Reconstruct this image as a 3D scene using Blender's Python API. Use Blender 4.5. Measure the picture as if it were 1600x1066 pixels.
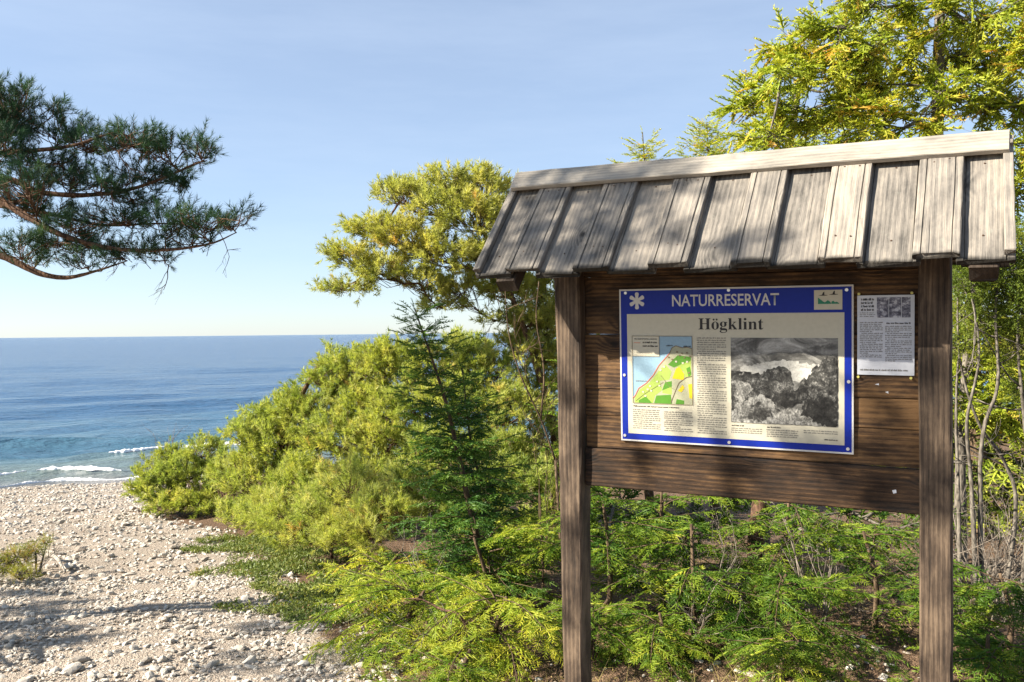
import bpy, math, random
import numpy as np
from mathutils import Vector, Matrix

# ------------------------------------------------------------------ camera, sky, sun, exposure
S = bpy.context.scene
C = S.collection
for o in list(bpy.data.objects):
    bpy.data.objects.remove(o)
EYE = Vector((0, 0, 1.58))
FPX, PITCH, ROLL = 1400.0, math.atan(13 / 1400.0), 0.0102
cam = bpy.data.cameras.new('camera')
cam.sensor_width = 36
cam.lens = 36 * FPX / 1600
cam.clip_start, cam.clip_end = 0.05, 90000
cam_o = bpy.data.objects.new('camera', cam)
C.objects.link(cam_o)
cam_o.matrix_world = (Matrix.Translation(EYE) @ Matrix.Rotation(math.pi / 2 - PITCH, 4, 'X')
                      @ Matrix.Rotation(-ROLL, 4, 'Z'))
S.camera = cam_o

SUN_EL = math.radians(32)
SUN_AZ = math.radians(-102.2)                 # clockwise from +Y
SUN = Vector((math.sin(SUN_AZ) * math.cos(SUN_EL), math.cos(SUN_AZ) * math.cos(SUN_EL), math.sin(SUN_EL)))
world = bpy.data.worlds.new('World')
S.world = world
world.use_nodes = True
wn, wl = world.node_tree.nodes, world.node_tree.links
bg = wn['Background']
sky = wn.new('ShaderNodeTexSky')
sky.sky_type = 'NISHITA'
sky.sun_disc = False
sky.sun_elevation = SUN_EL
sky.sun_rotation = SUN_AZ % (2 * math.pi)
sky.altitude = 0
sky.air_density, sky.dust_density, sky.ozone_density = 0.85, 0.2, 3.0
# a thin even veil of high haze with faint streaks over the clear sky
wc = wn.new('ShaderNodeTexCoord'); wm = wn.new('ShaderNodeMapping'); wz = wn.new('ShaderNodeTexNoise'); wr_ = wn.new('ShaderNodeValToRGB'); wx = wn.new('ShaderNodeMix')
wl.new(wc.outputs['Generated'], wm.inputs[0]); wm.inputs['Scale'].default_value = (2.2, 2.2, 13)
wm.inputs['Rotation'].default_value = (.03, .05, 0)
wl.new(wm.outputs[0], wz.inputs['Vector']); wz.inputs['Scale'].default_value = 1.0; wz.inputs['Detail'].default_value = 6; wz.inputs['Roughness'].default_value = .62
wl.new(wz.outputs[0], wr_.inputs[0])
wr_.color_ramp.elements[0].position = .42; wr_.color_ramp.elements[0].color = (.33, .33, .33, 1)
wr_.color_ramp.elements[1].position = .78; wr_.color_ramp.elements[1].color = (.47, .47, .47, 1)
wx.data_type = 'RGBA'; wl.new(wr_.outputs[0], wx.inputs[0]); wl.new(sky.outputs[0], wx.inputs[6]); wx.inputs[7].default_value = (5.0, 5.85, 7.1, 1)
wl.new(wx.outputs[2], bg.inputs[0])
bg.inputs[1].default_value = 0.0525
sun = bpy.data.lights.new('sun', 'SUN')
sun.energy = 5.0
sun.angle = math.radians(0.53)
sun.color = (1.0, 0.915, 0.79)
sun_o = bpy.data.objects.new('sun', sun)
C.objects.link(sun_o)
sun_o.rotation_euler = (-SUN).to_track_quat('-Z', 'Y').to_euler()
S.view_settings.view_transform = 'Standard'
S.view_settings.look = 'None'
S.view_settings.gamma = 1
S.view_settings.use_curve_mapping = False
S.view_settings.exposure = 1.72
S.render.engine = 'CYCLES'
S.cycles.max_bounces = 8
S.cycles.transparent_max_bounces = 8

# ------------------------------------------------------------------ helpers
rng = np.random.default_rng(7)
random.seed(7)


def at(px, py, d):
    """the world point seen at pixel (px, py) of the 1600 px photograph, d metres ahead"""
    xr, yr = px - 800, py - 533
    c, s = math.cos(ROLL), math.sin(ROLL)
    xi, yi = xr * c - yr * s, xr * s + yr * c
    cp, sp = math.cos(PITCH), math.sin(PITCH)
    y, z = cp - (-yi / FPX) * sp, -sp + (-yi / FPX) * cp
    v = np.array([xi / FPX, y, z])
    return v * (d / y) + np.array(EYE)


def ground_z(x, y):
    x, y = np.asarray(x, float), np.asarray(y, float)
    u = .37 * (x + 10.1) - .93 * (y - 17.7)
    k = 4.0
    a = (15.5 - u) * .0916 * k
    z = -np.logaddexp(0, a) / k
    z = np.where(u < 0, z + u * .05, z)
    z = z + .016 * np.sin(x * 2.1 + y * .7) * np.sin(y * 1.7 - x * .6) + .010 * np.sin(x * 4.7 - y * 3.1 + 1)
    z = z + .03 * np.clip(-y, 0, 40) * .3
    return z


def gz(x, y):
    return float(ground_z(x, y))


def tag(o, label=None, cat=None, group=None, kind=None):
    if label: o['label'] = label
    if cat: o['category'] = cat
    if group: o['group'] = group
    if kind: o['kind'] = kind
    return o


def empty(name, loc, label, cat, group=None):
    o = bpy.data.objects.new(name, None)
    o.empty_display_size = .2
    C.objects.link(o)
    o.location = loc
    return tag(o, label, cat, group)


def link(name, me, mat=None, parent=None):
    o = bpy.data.objects.new(name, me)
    if mat and not me.materials:
        me.materials.append(mat)
    C.objects.link(o)
    if parent is not None:
        o.parent = parent
    return o


def mesh_np(name, v, f, tint=None, smooth=False, attr='tint'):
    """fast triangle / quad mesh from arrays"""
    v = np.ascontiguousarray(v, np.float32); f = np.ascontiguousarray(f, np.int32)
    me = bpy.data.meshes.new(name)
    n = f.shape[1]
    me.vertices.add(len(v)); me.vertices.foreach_set('co', v.ravel())
    me.loops.add(f.size); me.loops.foreach_set('vertex_index', f.ravel())
    me.polygons.add(len(f)); me.polygons.foreach_set('loop_start', np.arange(0, f.size, n, dtype=np.int32))
    me.polygons.foreach_set('use_smooth', np.full(len(f), smooth))
    if tint is not None:
        a = me.attributes.new(attr, 'FLOAT', 'POINT')
        a.data.foreach_set('value', np.ascontiguousarray(tint, np.float32))
    me.update(calc_edges=True)
    return me


class Soup:
    """collects triangles"""
    def __init__(s):
        s.v, s.f, s.t, s.n = [], [], [], 0

    def add(s, v, f, t=None):
        v = np.asarray(v, float)
        s.v.append(v); s.f.append(np.asarray(f, int) + s.n)
        s.t.append(np.full(len(v), .5) if t is None else np.broadcast_to(np.asarray(t, float), (len(v),)))
        s.n += len(v)

    def inst(s, tmpl, pos, rot, scale, tint):
        tv, tf = tmpl[0], tmpl[1]
        N = len(pos)
        if N == 0: return
        scale = np.asarray(scale, float)
        if scale.ndim == 1: scale = scale[:, None]
        w = np.einsum('nij,nvj->nvi', rot, tv[None] * scale[:, None, :]) + pos[:, None, :]
        ff = tf[None] + (np.arange(N) * len(tv))[:, None, None]
        s.add(w.reshape(-1, 3), ff.reshape(-1, tf.shape[1]), np.repeat(tint, len(tv)) + (np.tile(tmpl[2], N) if len(tmpl) > 2 else 0))

    def build(s, name, mat, parent=None, smooth=False, origin=None):
        v = np.concatenate(s.v); f = np.concatenate(s.f); t = np.concatenate(s.t)
        if origin is not None: v = v - np.asarray(origin)
        return link(name, mesh_np(name, v, f, t, smooth), mat, parent)


def nrm(a):
    a = np.asarray(a, float)
    return a / np.maximum(np.linalg.norm(a, axis=-1, keepdims=True), 1e-9)


def frames(d, up=None, roll=None):
    """rotation matrices whose x axis is d; z axis close to up (or rolled at random)"""
    d = nrm(d); N = len(d)
    if up is None:
        up = nrm(rng.normal(size=(N, 3)))
    else:
        up = np.broadcast_to(np.asarray(up, float), (N, 3))
    y = np.cross(up, d)
    bad = np.linalg.norm(y, axis=1) < 1e-3
    y[bad] = np.cross(np.array([1., .3, 0]), d[bad])
    y = nrm(y); z = np.cross(d, y)
    if roll is not None:
        c, sn = np.cos(roll)[:, None], np.sin(roll)[:, None]
        y, z = y * c + z * sn, z * c - y * sn
    return np.stack([d, y, z], axis=2)


def curve(pts, n=8):
    """smooth polyline through control points (Catmull-Rom)"""
    P = np.asarray(pts, float)
    P = np.vstack([2 * P[0] - P[1], P, 2 * P[-1] - P[-2]])
    out = []
    for i in range(1, len(P) - 2):
        for t in np.linspace(0, 1, n, endpoint=False):
            a, b, c, d = P[i - 1], P[i], P[i + 1], P[i + 2]
            out.append(.5 * (2 * b + (c - a) * t + (2 * a - 5 * b + 4 * c - d) * t * t + (3 * b - a - 3 * c + d) * t ** 3))
    out.append(P[-2])
    return np.array(out)


def tube(soup, pts, r, sides=6, t=.5, rough=0.0):
    pts = np.asarray(pts, float); n = len(pts)
    r = np.broadcast_to(np.asarray(r, float), (n,)) if np.ndim(r) else np.full(n, float(r))
    tan = nrm(np.gradient(pts, axis=0))
    ref = np.array([0, 0, 1.]) if abs(tan[0][2]) < .9 else np.array([1., 0, 0])
    y = nrm(np.cross(ref, tan)); bad = np.linalg.norm(np.cross(ref, tan), axis=1) < .05
    y[bad] = nrm(np.cross(np.array([.3, 1, .2]), tan[bad])); z = np.cross(tan, y)
    a = np.linspace(0, 2 * np.pi, sides, endpoint=False)
    rr = r[:, None] * (1 + (rng.normal(size=(n, sides)) * rough if rough else 0))
    v = pts[:, None] + rr[..., None] * (np.cos(a)[None, :, None] * y[:, None] + np.sin(a)[None, :, None] * z[:, None])
    i = np.arange(n - 1)[:, None] * sides + np.arange(sides)[None]
    j = np.arange(n - 1)[:, None] * sides + (np.arange(sides)[None] + 1) % sides
    f = np.concatenate([np.stack([i, j, j + sides], -1).reshape(-1, 3), np.stack([i, j + sides, i + sides], -1).reshape(-1, 3)])
    vv = v.reshape(-1, 3)
    caps = [[0, k + 1, k] for k in range(1, sides - 1)] + [[(n - 1) * sides, (n - 1) * sides + k, (n - 1) * sides + k + 1] for k in range(1, sides - 1)]
    soup.add(vv, np.vstack([f, caps]), t)


def sticks(soup, p0, p1, r0, r1, t=.5):
    """many straight 3-sided twigs at once"""
    p0, p1 = np.asarray(p0, float), np.asarray(p1, float); N = len(p0)
    if N == 0: return
    R = frames(p1 - p0)
    a = np.array([0, 2.094, 4.189])
    ring = np.cos(a)[None, :, None] * R[:, None, :, 1] + np.sin(a)[None, :, None] * R[:, None, :, 2]
    r0 = np.broadcast_to(r0, (N,)); r1 = np.broadcast_to(r1, (N,))
    v = np.concatenate([p0[:, None] + ring * r0[:, None, None], p1[:, None] + ring * r1[:, None, None]], 1)
    q = np.array([[0, 1, 4], [0, 4, 3], [1, 2, 5], [1, 5, 4], [2, 0, 3], [2, 3, 5]])
    f = q[None] + (np.arange(N) * 6)[:, None, None]
    soup.add(v.reshape(-1, 3), f.reshape(-1, 3), np.repeat(np.broadcast_to(t, (N,)), 6))


# ------------------------------------------------------------------ materials
class NT:
    def __init__(s, name):
        s.m = bpy.data.materials.new(name); s.m.use_nodes = True
        s.t = s.m.node_tree; s.n = s.t.nodes; s.l = s.t.links
        s.b = s.n['Principled BSDF']; s.out = s.n['Material Output']

    def new(s, typ, **kw):
        n = s.n.new(typ)
        for k, v in kw.items(): setattr(n, k, v)
        return n

    def put(s, sock, v):
        if isinstance(v, bpy.types.NodeSocket): s.l.new(v, sock)
        elif v is not None: sock.default_value = v

    def coord(s, kind='Object', scale=(1, 1, 1), offset=None):
        c = s.new('ShaderNodeTexCoord'); m = s.new('ShaderNodeMapping')
        s.l.new(c.outputs[kind], m.inputs[0]); m.inputs['Scale'].default_value = scale
        if offset is not None: s.put(m.inputs['Location'], offset)
        return m.outputs[0]

    def noise(s, vec, scale, detail=4, rough=.55, dist=0, out=0):
        n = s.new('ShaderNodeTexNoise'); s.put(n.inputs['Vector'], vec)
        n.inputs['Scale'].default_value = scale; n.inputs['Detail'].default_value = detail
        n.inputs['Roughness'].default_value = rough; n.inputs['Distortion'].default_value = dist
        return n.outputs[out]

    def vor(s, vec, scale, feature='F1', out=0, rand=1):
        n = s.new('ShaderNodeTexVoronoi', feature=feature); s.put(n.inputs['Vector'], vec)
        n.inputs['Scale'].default_value = scale; n.inputs['Randomness'].default_value = rand
        return n.outputs[out]

    def ramp(s, fac, stops, interp='LINEAR'):
        n = s.new('ShaderNodeValToRGB'); s.put(n.inputs[0], fac); cr = n.color_ramp; cr.interpolation = interp
        while len(cr.elements) < len(stops): cr.elements.new(.5)
        for e, (p, c) in zip(cr.elements, stops):
            e.position = p; e.color = (*c, 1) if len(c) == 3 else c
        return n.outputs[0]

    def math(s, op, a, b=None, c=None, clamp=False):
        n = s.new('ShaderNodeMath', operation=op, use_clamp=clamp)
        s.put(n.inputs[0], a); s.put(n.inputs[1], b)
        if c is not None: s.put(n.inputs[2], c)
        return n.outputs[0]

    def mix(s, fac, a, b, blend='MIX'):
        n = s.new('ShaderNodeMix', data_type='RGBA', blend_type=blend)
        s.put(n.inputs[0], fac)
        s.put(n.inputs[6], (*a, 1) if isinstance(a, tuple) and len(a) == 3 else a)
        s.put(n.inputs[7], (*b, 1) if isinstance(b, tuple) and len(b) == 3 else b)
        return n.outputs[2]

    def bump(s, h, strength=.5, dist=.01, normal=None):
        n = s.new('ShaderNodeBump'); s.put(n.inputs['Height'], h)
        n.inputs['Strength'].default_value = strength; n.inputs['Distance'].default_value = dist
        if normal is not None: s.l.new(normal, n.inputs['Normal'])
        return n.outputs[0]

    def attr(s, name):
        n = s.new('ShaderNodeAttribute', attribute_name=name); return n.outputs['Fac']

    def orand(s):
        return s.new('ShaderNodeObjectInfo').outputs['Random']

    def fin(s, color, rough=.7, normal=None, spec=.3, metal=0):
        s.put(s.b.inputs['Base Color'], (*color, 1) if isinstance(color, tuple) and len(color) == 3 else color)
        s.put(s.b.inputs['Roughness'], rough); s.put(s.b.inputs['Specular IOR Level'], spec)
        s.put(s.b.inputs['Metallic'], metal)
        if normal is not None: s.l.new(normal, s.b.inputs['Normal'])
        return s.m


def flat(name, col, rough=.6, spec=.3, metal=0):
    m = NT(name)
    n = m.noise(m.coord(), 60, 2)
    c = m.mix(m.ramp(n, [(.3, (0, 0, 0)), (.7, (1, 1, 1))]), tuple(x * .93 for x in col), col)
    return m.fin(c, rough, spec=spec, metal=metal)


def wood(name, stops, streak, grain=.5, rough=.75, knot=.5, bump=.8, rot_end=None, vary=.14):
    """sawn timber, grain along the object's local X"""
    m = NT(name)
    c = m.new('ShaderNodeTexCoord'); add = m.new('ShaderNodeVectorMath', operation='ADD')
    r = m.orand(); cv = m.new('ShaderNodeCombineXYZ')
    m.put(cv.inputs[0], m.math('MULTIPLY', r, 37.)); m.put(cv.inputs[1], m.math('MULTIPLY', r, 91.)); m.put(cv.inputs[2], m.math('MULTIPLY', r, 53.))
    m.l.new(c.outputs['Object'], add.inputs[0]); m.l.new(cv.outputs[0], add.inputs[1])
    base = add.outputs[0]
    sp0 = m.new('ShaderNodeSeparateXYZ'); m.l.new(c.outputs['Object'], sp0.inputs[0])
    def mp(sc):
        n = m.new('ShaderNodeMapping'); m.l.new(base, n.inputs[0]); n.inputs['Scale'].default_value = sc; return n.outputs[0]
    # knots: a few rounded dark eyes that bend the grain round them
    vn = m.new('ShaderNodeTexVoronoi'); m.l.new(mp((5.2, 8.0, 8.0)), vn.inputs['Vector']); vn.inputs['Scale'].default_value = 1.0
    kd = vn.outputs[0]; sc_ = m.new('ShaderNodeSeparateColor'); m.l.new(vn.outputs[1], sc_.inputs[0])
    pick = m.math('GREATER_THAN', sc_.outputs[0], .66)
    eye = m.math('MULTIPLY', pick, m.ramp(kd, [(.07, (1, 1, 1)), (.13, (0, 0, 0))]))
    halo = m.math('MULTIPLY', pick, m.ramp(kd, [(.08, (1, 1, 1)), (.42, (0, 0, 0))]))
    warp = m.noise(mp((1.1, 7, 7)), 1.0, 2)
    sp = m.new('ShaderNodeSeparateXYZ'); m.l.new(base, sp.inputs[0])
    ph = m.math('ADD', m.math('MULTIPLY', sp.outputs[1], 55.), m.math('ADD', m.math('MULTIPLY', warp, 2.6), m.math('MULTIPLY', halo, 2.0)))
    wave = m.math('MULTIPLY_ADD', m.math('SINE', m.math('MULTIPLY', ph, 6.28)), .5, .5)
    fine = m.noise(mp((7, 330, 330)), 1.0, 3, .65)
    mid_ = m.noise(mp((3.0, 60, 60)), 1.0, 3, .6)
    blot = m.noise(mp((4.5, 11, 11)), 1.0, 6, .68)
    f = m.math('ADD', m.math('MULTIPLY', wave, .07), m.math('ADD', m.math('MULTIPLY', fine, .26), m.math('ADD', m.math('MULTIPLY', mid_, .11), m.math('MULTIPLY', blot, .58))))
    f = m.math('SUBTRACT', f, m.math('MULTIPLY', halo, .05))
    f2 = m.math('ADD', f, m.math('MULTIPLY', m.math('SUBTRACT', r, .5), vary))
    col = m.ramp(f2, stops)
    col = m.mix(m.math('MULTIPLY', eye, knot), col, streak)
    crack = m.ramp(m.noise(mp((.9, 75, 75)), 1.0, 2, .5), [(.22, (1, 1, 1)), (.29, (0, 0, 0))])
    col = m.mix(m.math('MULTIPLY', crack, .55), col, streak)
    if rot_end:
        e = m.math('ADD', sp0.outputs[0], m.math('MULTIPLY', m.math('SUBTRACT', blot, .5), .05))
        rm = m.ramp(e, [(rot_end - .014, (0, 0, 0)), (rot_end + .004, (1, 1, 1))])
        lich = m.ramp(m.noise(mp((26, 26, 26)), 1.0, 4, .7), [(.64, (0, 0, 0)), (.70, (.7, .7, .7))])
        col = m.mix(m.math('MULTIPLY', lich, .5), col, (.22, .23, .19))
        col = m.mix(m.math('MULTIPLY', rm, .93), col, (.010, .009, .007))
    h = m.math('SUBTRACT', m.math('ADD', m.math('MULTIPLY', fine, .5), m.math('ADD', m.math('MULTIPLY', mid_, .22), m.math('MULTIPLY', wave, .12))), m.math('MULTIPLY', crack, .9))
    return m.fin(col, rough, m.bump(h, bump, .006), spec=.2)


M = {}
M['roof_wood'] = wood('weathered_roof_boards', [(.34, (.060, .056, .050)), (.49, (.180, .162, .138)), (.64, (.315, .275, .222))], (.018, .014, .011), rot_end=.560, vary=.13, knot=.8)
M['ridge_wood'] = wood('weathered_ridge_board', [(.34, (.10, .092, .078)), (.49, (.235, .214, .18)), (.64, (.37, .33, .27))], (.06, .05, .04))
M['wall_wood'] = wood('tarred_brown_planks', [(.36, (.008, .006, .005)), (.50, (.042, .024, .013)), (.63, (.15, .084, .036))], (.006, .005, .004), knot=.8, vary=.16)
M['post_wood'] = wood('weathered_brown_post', [(.36, (.014, .011, .009)), (.50, (.065, .046, .032)), (.64, (.165, .118, .078))], (.014, .010, .008), knot=.6)
M['dark_wood'] = wood('dark_rafter_timber', [(.36, (.015, .011, .008)), (.6, (.045, .033, .024)), (.9, (.08, .06, .045))], (.02, .015, .01))
M['steel'] = flat('dull_dark_steel', (.07, .068, .07), .5, .5, .6)
M['rust'] = flat('rusty_nail', (.06, .035, .022), .8, .2)
M['zinc'] = flat('zinc_screw', (.62, .62, .62), .35, .6, .7)
M['brass'] = flat('yellow_pin', (.55, .50, .12), .4, .5)
M['alu'] = flat('white_edge', (.50, .485, .45), .45, .4)
M['blue'] = flat('sign_blue', (.004, .019, .24), .45, .2)
M['cream'] = flat('sign_cream', (.47, .44, .335), .38, .35)
M['letter'] = flat('letter_white', (.52, .51, .49), .4)
M['black'] = flat('print_black', (.022, .021, .02), .5)
M['grey_print'] = flat('print_grey', (.17, .16, .14), .55)
M['paper'] = flat('paper_white', (.50, .52, .56), .35, .4)
M['map_blue'] = flat('map_blue', (.22, .34, .42), .4)
M['map_pale'] = flat('map_pale', (.32, .32, .21), .4)
M['map_lime'] = flat('map_lime', (.27, .37, .075), .4)
M['map_green'] = flat('map_green', (.07, .20, .02), .4)
M['map_yellow'] = flat('map_yellow', (.58, .40, .015), .4)
M['map_red'] = flat('map_red', (.55, .14, .08), .4)
M['map_brown'] = flat('map_brown', (.16, .12, .07), .4)
M['emblem_green'] = flat('emblem_green', (.01, .17, .09), .4)


def needles(name, stops, trans=.30, rough=.5):
    m = NT(name)
    t = m.attr('tint')
    col = m.ramp(t, stops)
    n = m.noise(m.coord(), 2.2, 2)
    col = m.mix(m.ramp(n, [(.35, (0, 0, 0)), (.65, (.55, .55, .55))]), col, m.mix(1.0, col, (1.25, 1.05, .7), 'MULTIPLY'))
    m.fin(col, rough, spec=.25)
    tr = m.new('ShaderNodeBsdfTranslucent'); m.put(tr.inputs[0], m.mix(1.0, col, (1.3, 1.3, .7), 'MULTIPLY'))
    mx = m.new('ShaderNodeMixShader'); mx.inputs[0].default_value = trans
    m.l.new(m.b.outputs[0], mx.inputs[1]); m.l.new(tr.outputs[0], mx.inputs[2]); m.l.new(mx.outputs[0], m.out.inputs[0])
    return m.m


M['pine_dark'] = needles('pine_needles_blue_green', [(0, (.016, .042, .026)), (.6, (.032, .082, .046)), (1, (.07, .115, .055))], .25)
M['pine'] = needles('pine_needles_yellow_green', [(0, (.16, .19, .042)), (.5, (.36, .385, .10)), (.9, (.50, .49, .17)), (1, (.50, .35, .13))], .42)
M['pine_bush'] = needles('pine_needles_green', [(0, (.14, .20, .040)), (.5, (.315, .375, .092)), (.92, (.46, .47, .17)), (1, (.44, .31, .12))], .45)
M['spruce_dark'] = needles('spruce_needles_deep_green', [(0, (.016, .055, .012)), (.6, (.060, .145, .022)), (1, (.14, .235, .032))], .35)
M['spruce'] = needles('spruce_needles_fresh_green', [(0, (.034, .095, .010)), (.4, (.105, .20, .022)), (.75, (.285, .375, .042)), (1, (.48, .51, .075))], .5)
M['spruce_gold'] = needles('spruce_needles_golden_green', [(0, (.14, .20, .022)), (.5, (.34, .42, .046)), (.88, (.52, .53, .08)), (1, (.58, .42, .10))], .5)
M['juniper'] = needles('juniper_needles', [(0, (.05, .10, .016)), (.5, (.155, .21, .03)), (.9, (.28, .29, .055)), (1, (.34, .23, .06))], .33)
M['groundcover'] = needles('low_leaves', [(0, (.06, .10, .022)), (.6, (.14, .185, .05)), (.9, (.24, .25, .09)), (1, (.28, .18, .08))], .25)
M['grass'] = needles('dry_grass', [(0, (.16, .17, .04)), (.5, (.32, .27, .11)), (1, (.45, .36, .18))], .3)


def bark(name, a, b, c):
    m = NT(name)
    v = m.coord(scale=(1, 1, .35))
    n = m.noise(v, 38, 5, .65); p = m.vor(m.coord(scale=(1, 1, .4)), 55)
    f = m.math('ADD', m.math('MULTIPLY', n, .7), m.math('MULTIPLY', p, .4))
    return m.fin(m.ramp(f, [(.3, a), (.5, b), (.72, c)]), .85, m.bump(f, .8, .01), spec=.15)


M['bark_pine'] = bark('pine_bark', (.03, .018, .013), (.085, .048, .03), (.17, .10, .06))
M['bark_grey'] = bark('grey_bark', (.035, .030, .025), (.095, .082, .066), (.19, .168, .135))
M['bark_red'] = bark('reddish_twig_bark', (.07, .035, .025), (.16, .09, .06), (.26, .17, .11))
M['bark_twig'] = bark('brown_twig_bark', (.03, .02, .013), (.075, .05, .03), (.13, .09, .055))
M['drift'] = bark('bleached_driftwood', (.14, .12, .10), (.27, .24, .20), (.40, .36, .31))
M['dead'] = bark('bleached_dead_wood', (.05, .042, .034), (.13, .108, .085), (.24, .205, .165))


def stone_mat(name, lo, mid, hi):
    m = NT(name)
    t = m.attr('tint')
    r = m.math('FRACT', m.math('ADD', t, m.math('MULTIPLY', m.orand(), 7.3)))
    n = m.noise(m.coord(), 26, 4, .65)
    col = m.ramp(r, [(0, lo), (.18, mid), (.72, hi), (.93, mid), (1, (.24, .19, .15))])
    col = m.mix(m.ramp(n, [(.40, (0, 0, 0)), (.75, (.6, .6, .6))]), col, (.22, .18, .14))
    return m.fin(col, .85, m.bump(m.noise(m.coord(), 90, 3), .35, .01), spec=.2)


M['stone'] = stone_mat('pale_limestone_shingle', (.27, .235, .19), (.41, .37, .31), (.54, .50, .43))

# ------------------------------------------------------------------ the setting: beach, sea
XB_Y = np.array([-5, 3, 4.2, 5.0, 5.8, 6.3, 8.0, 9.5, 12, 16, 20, 40.])
XB_X = np.array([.3, -.25, -.72, -1.0, -1.3, -1.65, -2.4, -3.2, -5.2, -6.0, -6.5, -8])


def edge_x(y):
    return np.interp(y, XB_Y, XB_X)


def axis(lo, a, b, hi, fine, grow=1.25):
    x = list(np.arange(a, b, fine)); s = fine
    while x[-1] < hi: s *= grow; x.append(min(hi, x[-1] + s))
    s = fine; left = [a]
    while left[-1] > lo: s *= grow; left.append(max(lo, left[-1] - s))
    return np.array(left[:0:-1] + x)


gx, gy = axis(-70, -11.5, 3.5, 80, .13), axis(-70, 2.6, 20, 60, .13)
GX, GY = np.meshgrid(gx, gy)
lump = .012 * np.sin(GX * 9.1 + 2 * np.sin(GY * 3)) * np.sin(GY * 8.3 + 1.7 * np.sin(GX * 4))
GZ = ground_z(GX, GY) + lump
ny, nx = GX.shape
I = (np.arange(ny - 1)[:, None] * nx + np.arange(nx - 1)[None]).ravel()
gf = np.stack([I, I + 1, I + nx + 1, I + nx], 1)
lit = np.clip((GX - edge_x(GY)) / .55 + .35 + .35 * np.sin(GX * 5 + GY * 3) * np.sin(GY * 6.3 - GX * 2), 0, 1)
m = NT('shingle_and_litter')
co = m.coord()
lf = m.attr('litter')
n1 = m.noise(co, 1.6, 4); n2 = m.noise(co, 30, 5, .7); v1 = m.vor(co, 58); v2 = m.vor(co, 120)
peb = m.math('ADD', m.math('MULTIPLY', v1, .55), m.math('MULTIPLY', v2, .5))
gcol = m.ramp(m.vor(co, 58, out=1), [(0, (.28, .235, .185)), (.4, (.40, .35, .285)), (1, (.50, .455, .38))])
gcol = m.mix(m.ramp(peb, [(.25, (0, 0, 0)), (.6, (.75, .75, .75))]), gcol, (.24, .19, .145))
gcol = m.mix(m.ramp(n1, [(.4, (0, 0, 0)), (.65, (.45, .45, .45))]), gcol, (.36, .295, .225))
lcol = m.ramp(n2, [(.25, (.045, .028, .018)), (.5, (.13, .082, .05)), (.72, (.25, .165, .105))])
lm = m.ramp(m.math('ADD', lf, m.math('MULTIPLY', m.math('SUBTRACT', n2, .5), .9)), [(.42, (0, 0, 0)), (.58, (1, 1, 1))])
col = m.mix(lm, gcol, lcol)
M['beach'] = m.fin(col, .9, m.bump(m.math('ADD', m.math('MULTIPLY', peb, -1.0), n2), .9, .02), spec=.15)
beach = link('beach', mesh_np('beach', np.stack([GX, GY, GZ], -1).reshape(-1, 3), gf, lit.ravel(), True, 'litter'), M['beach'])
tag(beach, 'pale shingle beach path sloping down to the water', None, None, 'structure')

# stones ---------------------------------------------------------------
def ico(sub):
    t = (1 + 5 ** .5) / 2
    v = [(-1, t, 0), (1, t, 0), (-1, -t, 0), (1, -t, 0), (0, -1, t), (0, 1, t), (0, -1, -t), (0, 1, -t), (t, 0, -1), (t, 0, 1), (-t, 0, -1), (-t, 0, 1)]
    f = [(0, 11, 5), (0, 5, 1), (0, 1, 7), (0, 7, 10), (0, 10, 11), (1, 5, 9), (5, 11, 4), (11, 10, 2), (10, 7, 6), (7, 1, 8), (3, 9, 4), (3, 4, 2), (3, 2, 6), (3, 6, 8), (3, 8, 9), (4, 9, 5), (2, 4, 11), (6, 2, 10), (8, 6, 7), (9, 8, 1)]
    v = [nrm(np.array(p, float)) for p in v]
    for _ in range(sub):
        nf, c = [], {}
        def mid(a, b):
            k = (min(a, b), max(a, b))
            if k not in c: c[k] = len(v); v.append(nrm(v[a] + v[b]))
            return c[k]
        for a, b, d in f:
            x, y, z = mid(a, b), mid(b, d), mid(d, a)
            nf += [(a, x, z), (b, y, x), (d, z, y), (x, y, z)]
        f = nf
    return np.array(v), np.array(f)


def octa():
    """tiny chip of stone"""
    v = np.array([(1, 0, 0), (-1, 0, 0), (0, 1, 0), (0, -1, 0), (0, 0, 1), (0, 0, -1)], float) + rng.normal(size=(6, 3)) * .22
    f = np.array([(0, 2, 4), (2, 1, 4), (1, 3, 4), (3, 0, 4), (2, 0, 5), (1, 2, 5), (3, 1, 5), (0, 3, 5)])
    return v * np.array([1.2, .95, .62]), f


def rock(sub):
    """angular beach stone: a ball cut by random flats"""
    v, f = ico(sub)
    r = np.ones(len(v))
    for _ in range(9):
        d = nrm(rng.normal(size=3)); h = rng.uniform(.55, .9)
        p = v @ d
        r = np.minimum(r, np.where(p > .05, h / np.maximum(p, .05), 9))
    v = v * r[:, None] * (1 + rng.normal(size=(len(v), 1)) * .04)
    return v * np.array([1.25, .95, .55]), f


rocks1 = [rock(1) for _ in range(8)]
rocks0 = [rock(0) for _ in range(8)]
chips = [octa() for _ in range(8)]


def scatter_stones(n, d0, d1, rmed, spread, right=.1):
    d = np.sqrt(rng.uniform(d0 ** 2, d1 ** 2, n))
    lo, hi = -.60 * d - .9, edge_x(d) + right
    x = lo + (hi - lo) * rng.uniform(0, 1, n)
    r = rmed * np.exp(rng.normal(size=n) * spread)
    return x, d, np.clip(r, .006, .075)


def stone_rot(n):
    a = rng.uniform(0, 2 * np.pi, n)
    d = np.stack([np.cos(a), np.sin(a), rng.normal(size=n) * .22], 1)
    return frames(d, (0, 0, 1), rng.normal(size=n) * .3)


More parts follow.
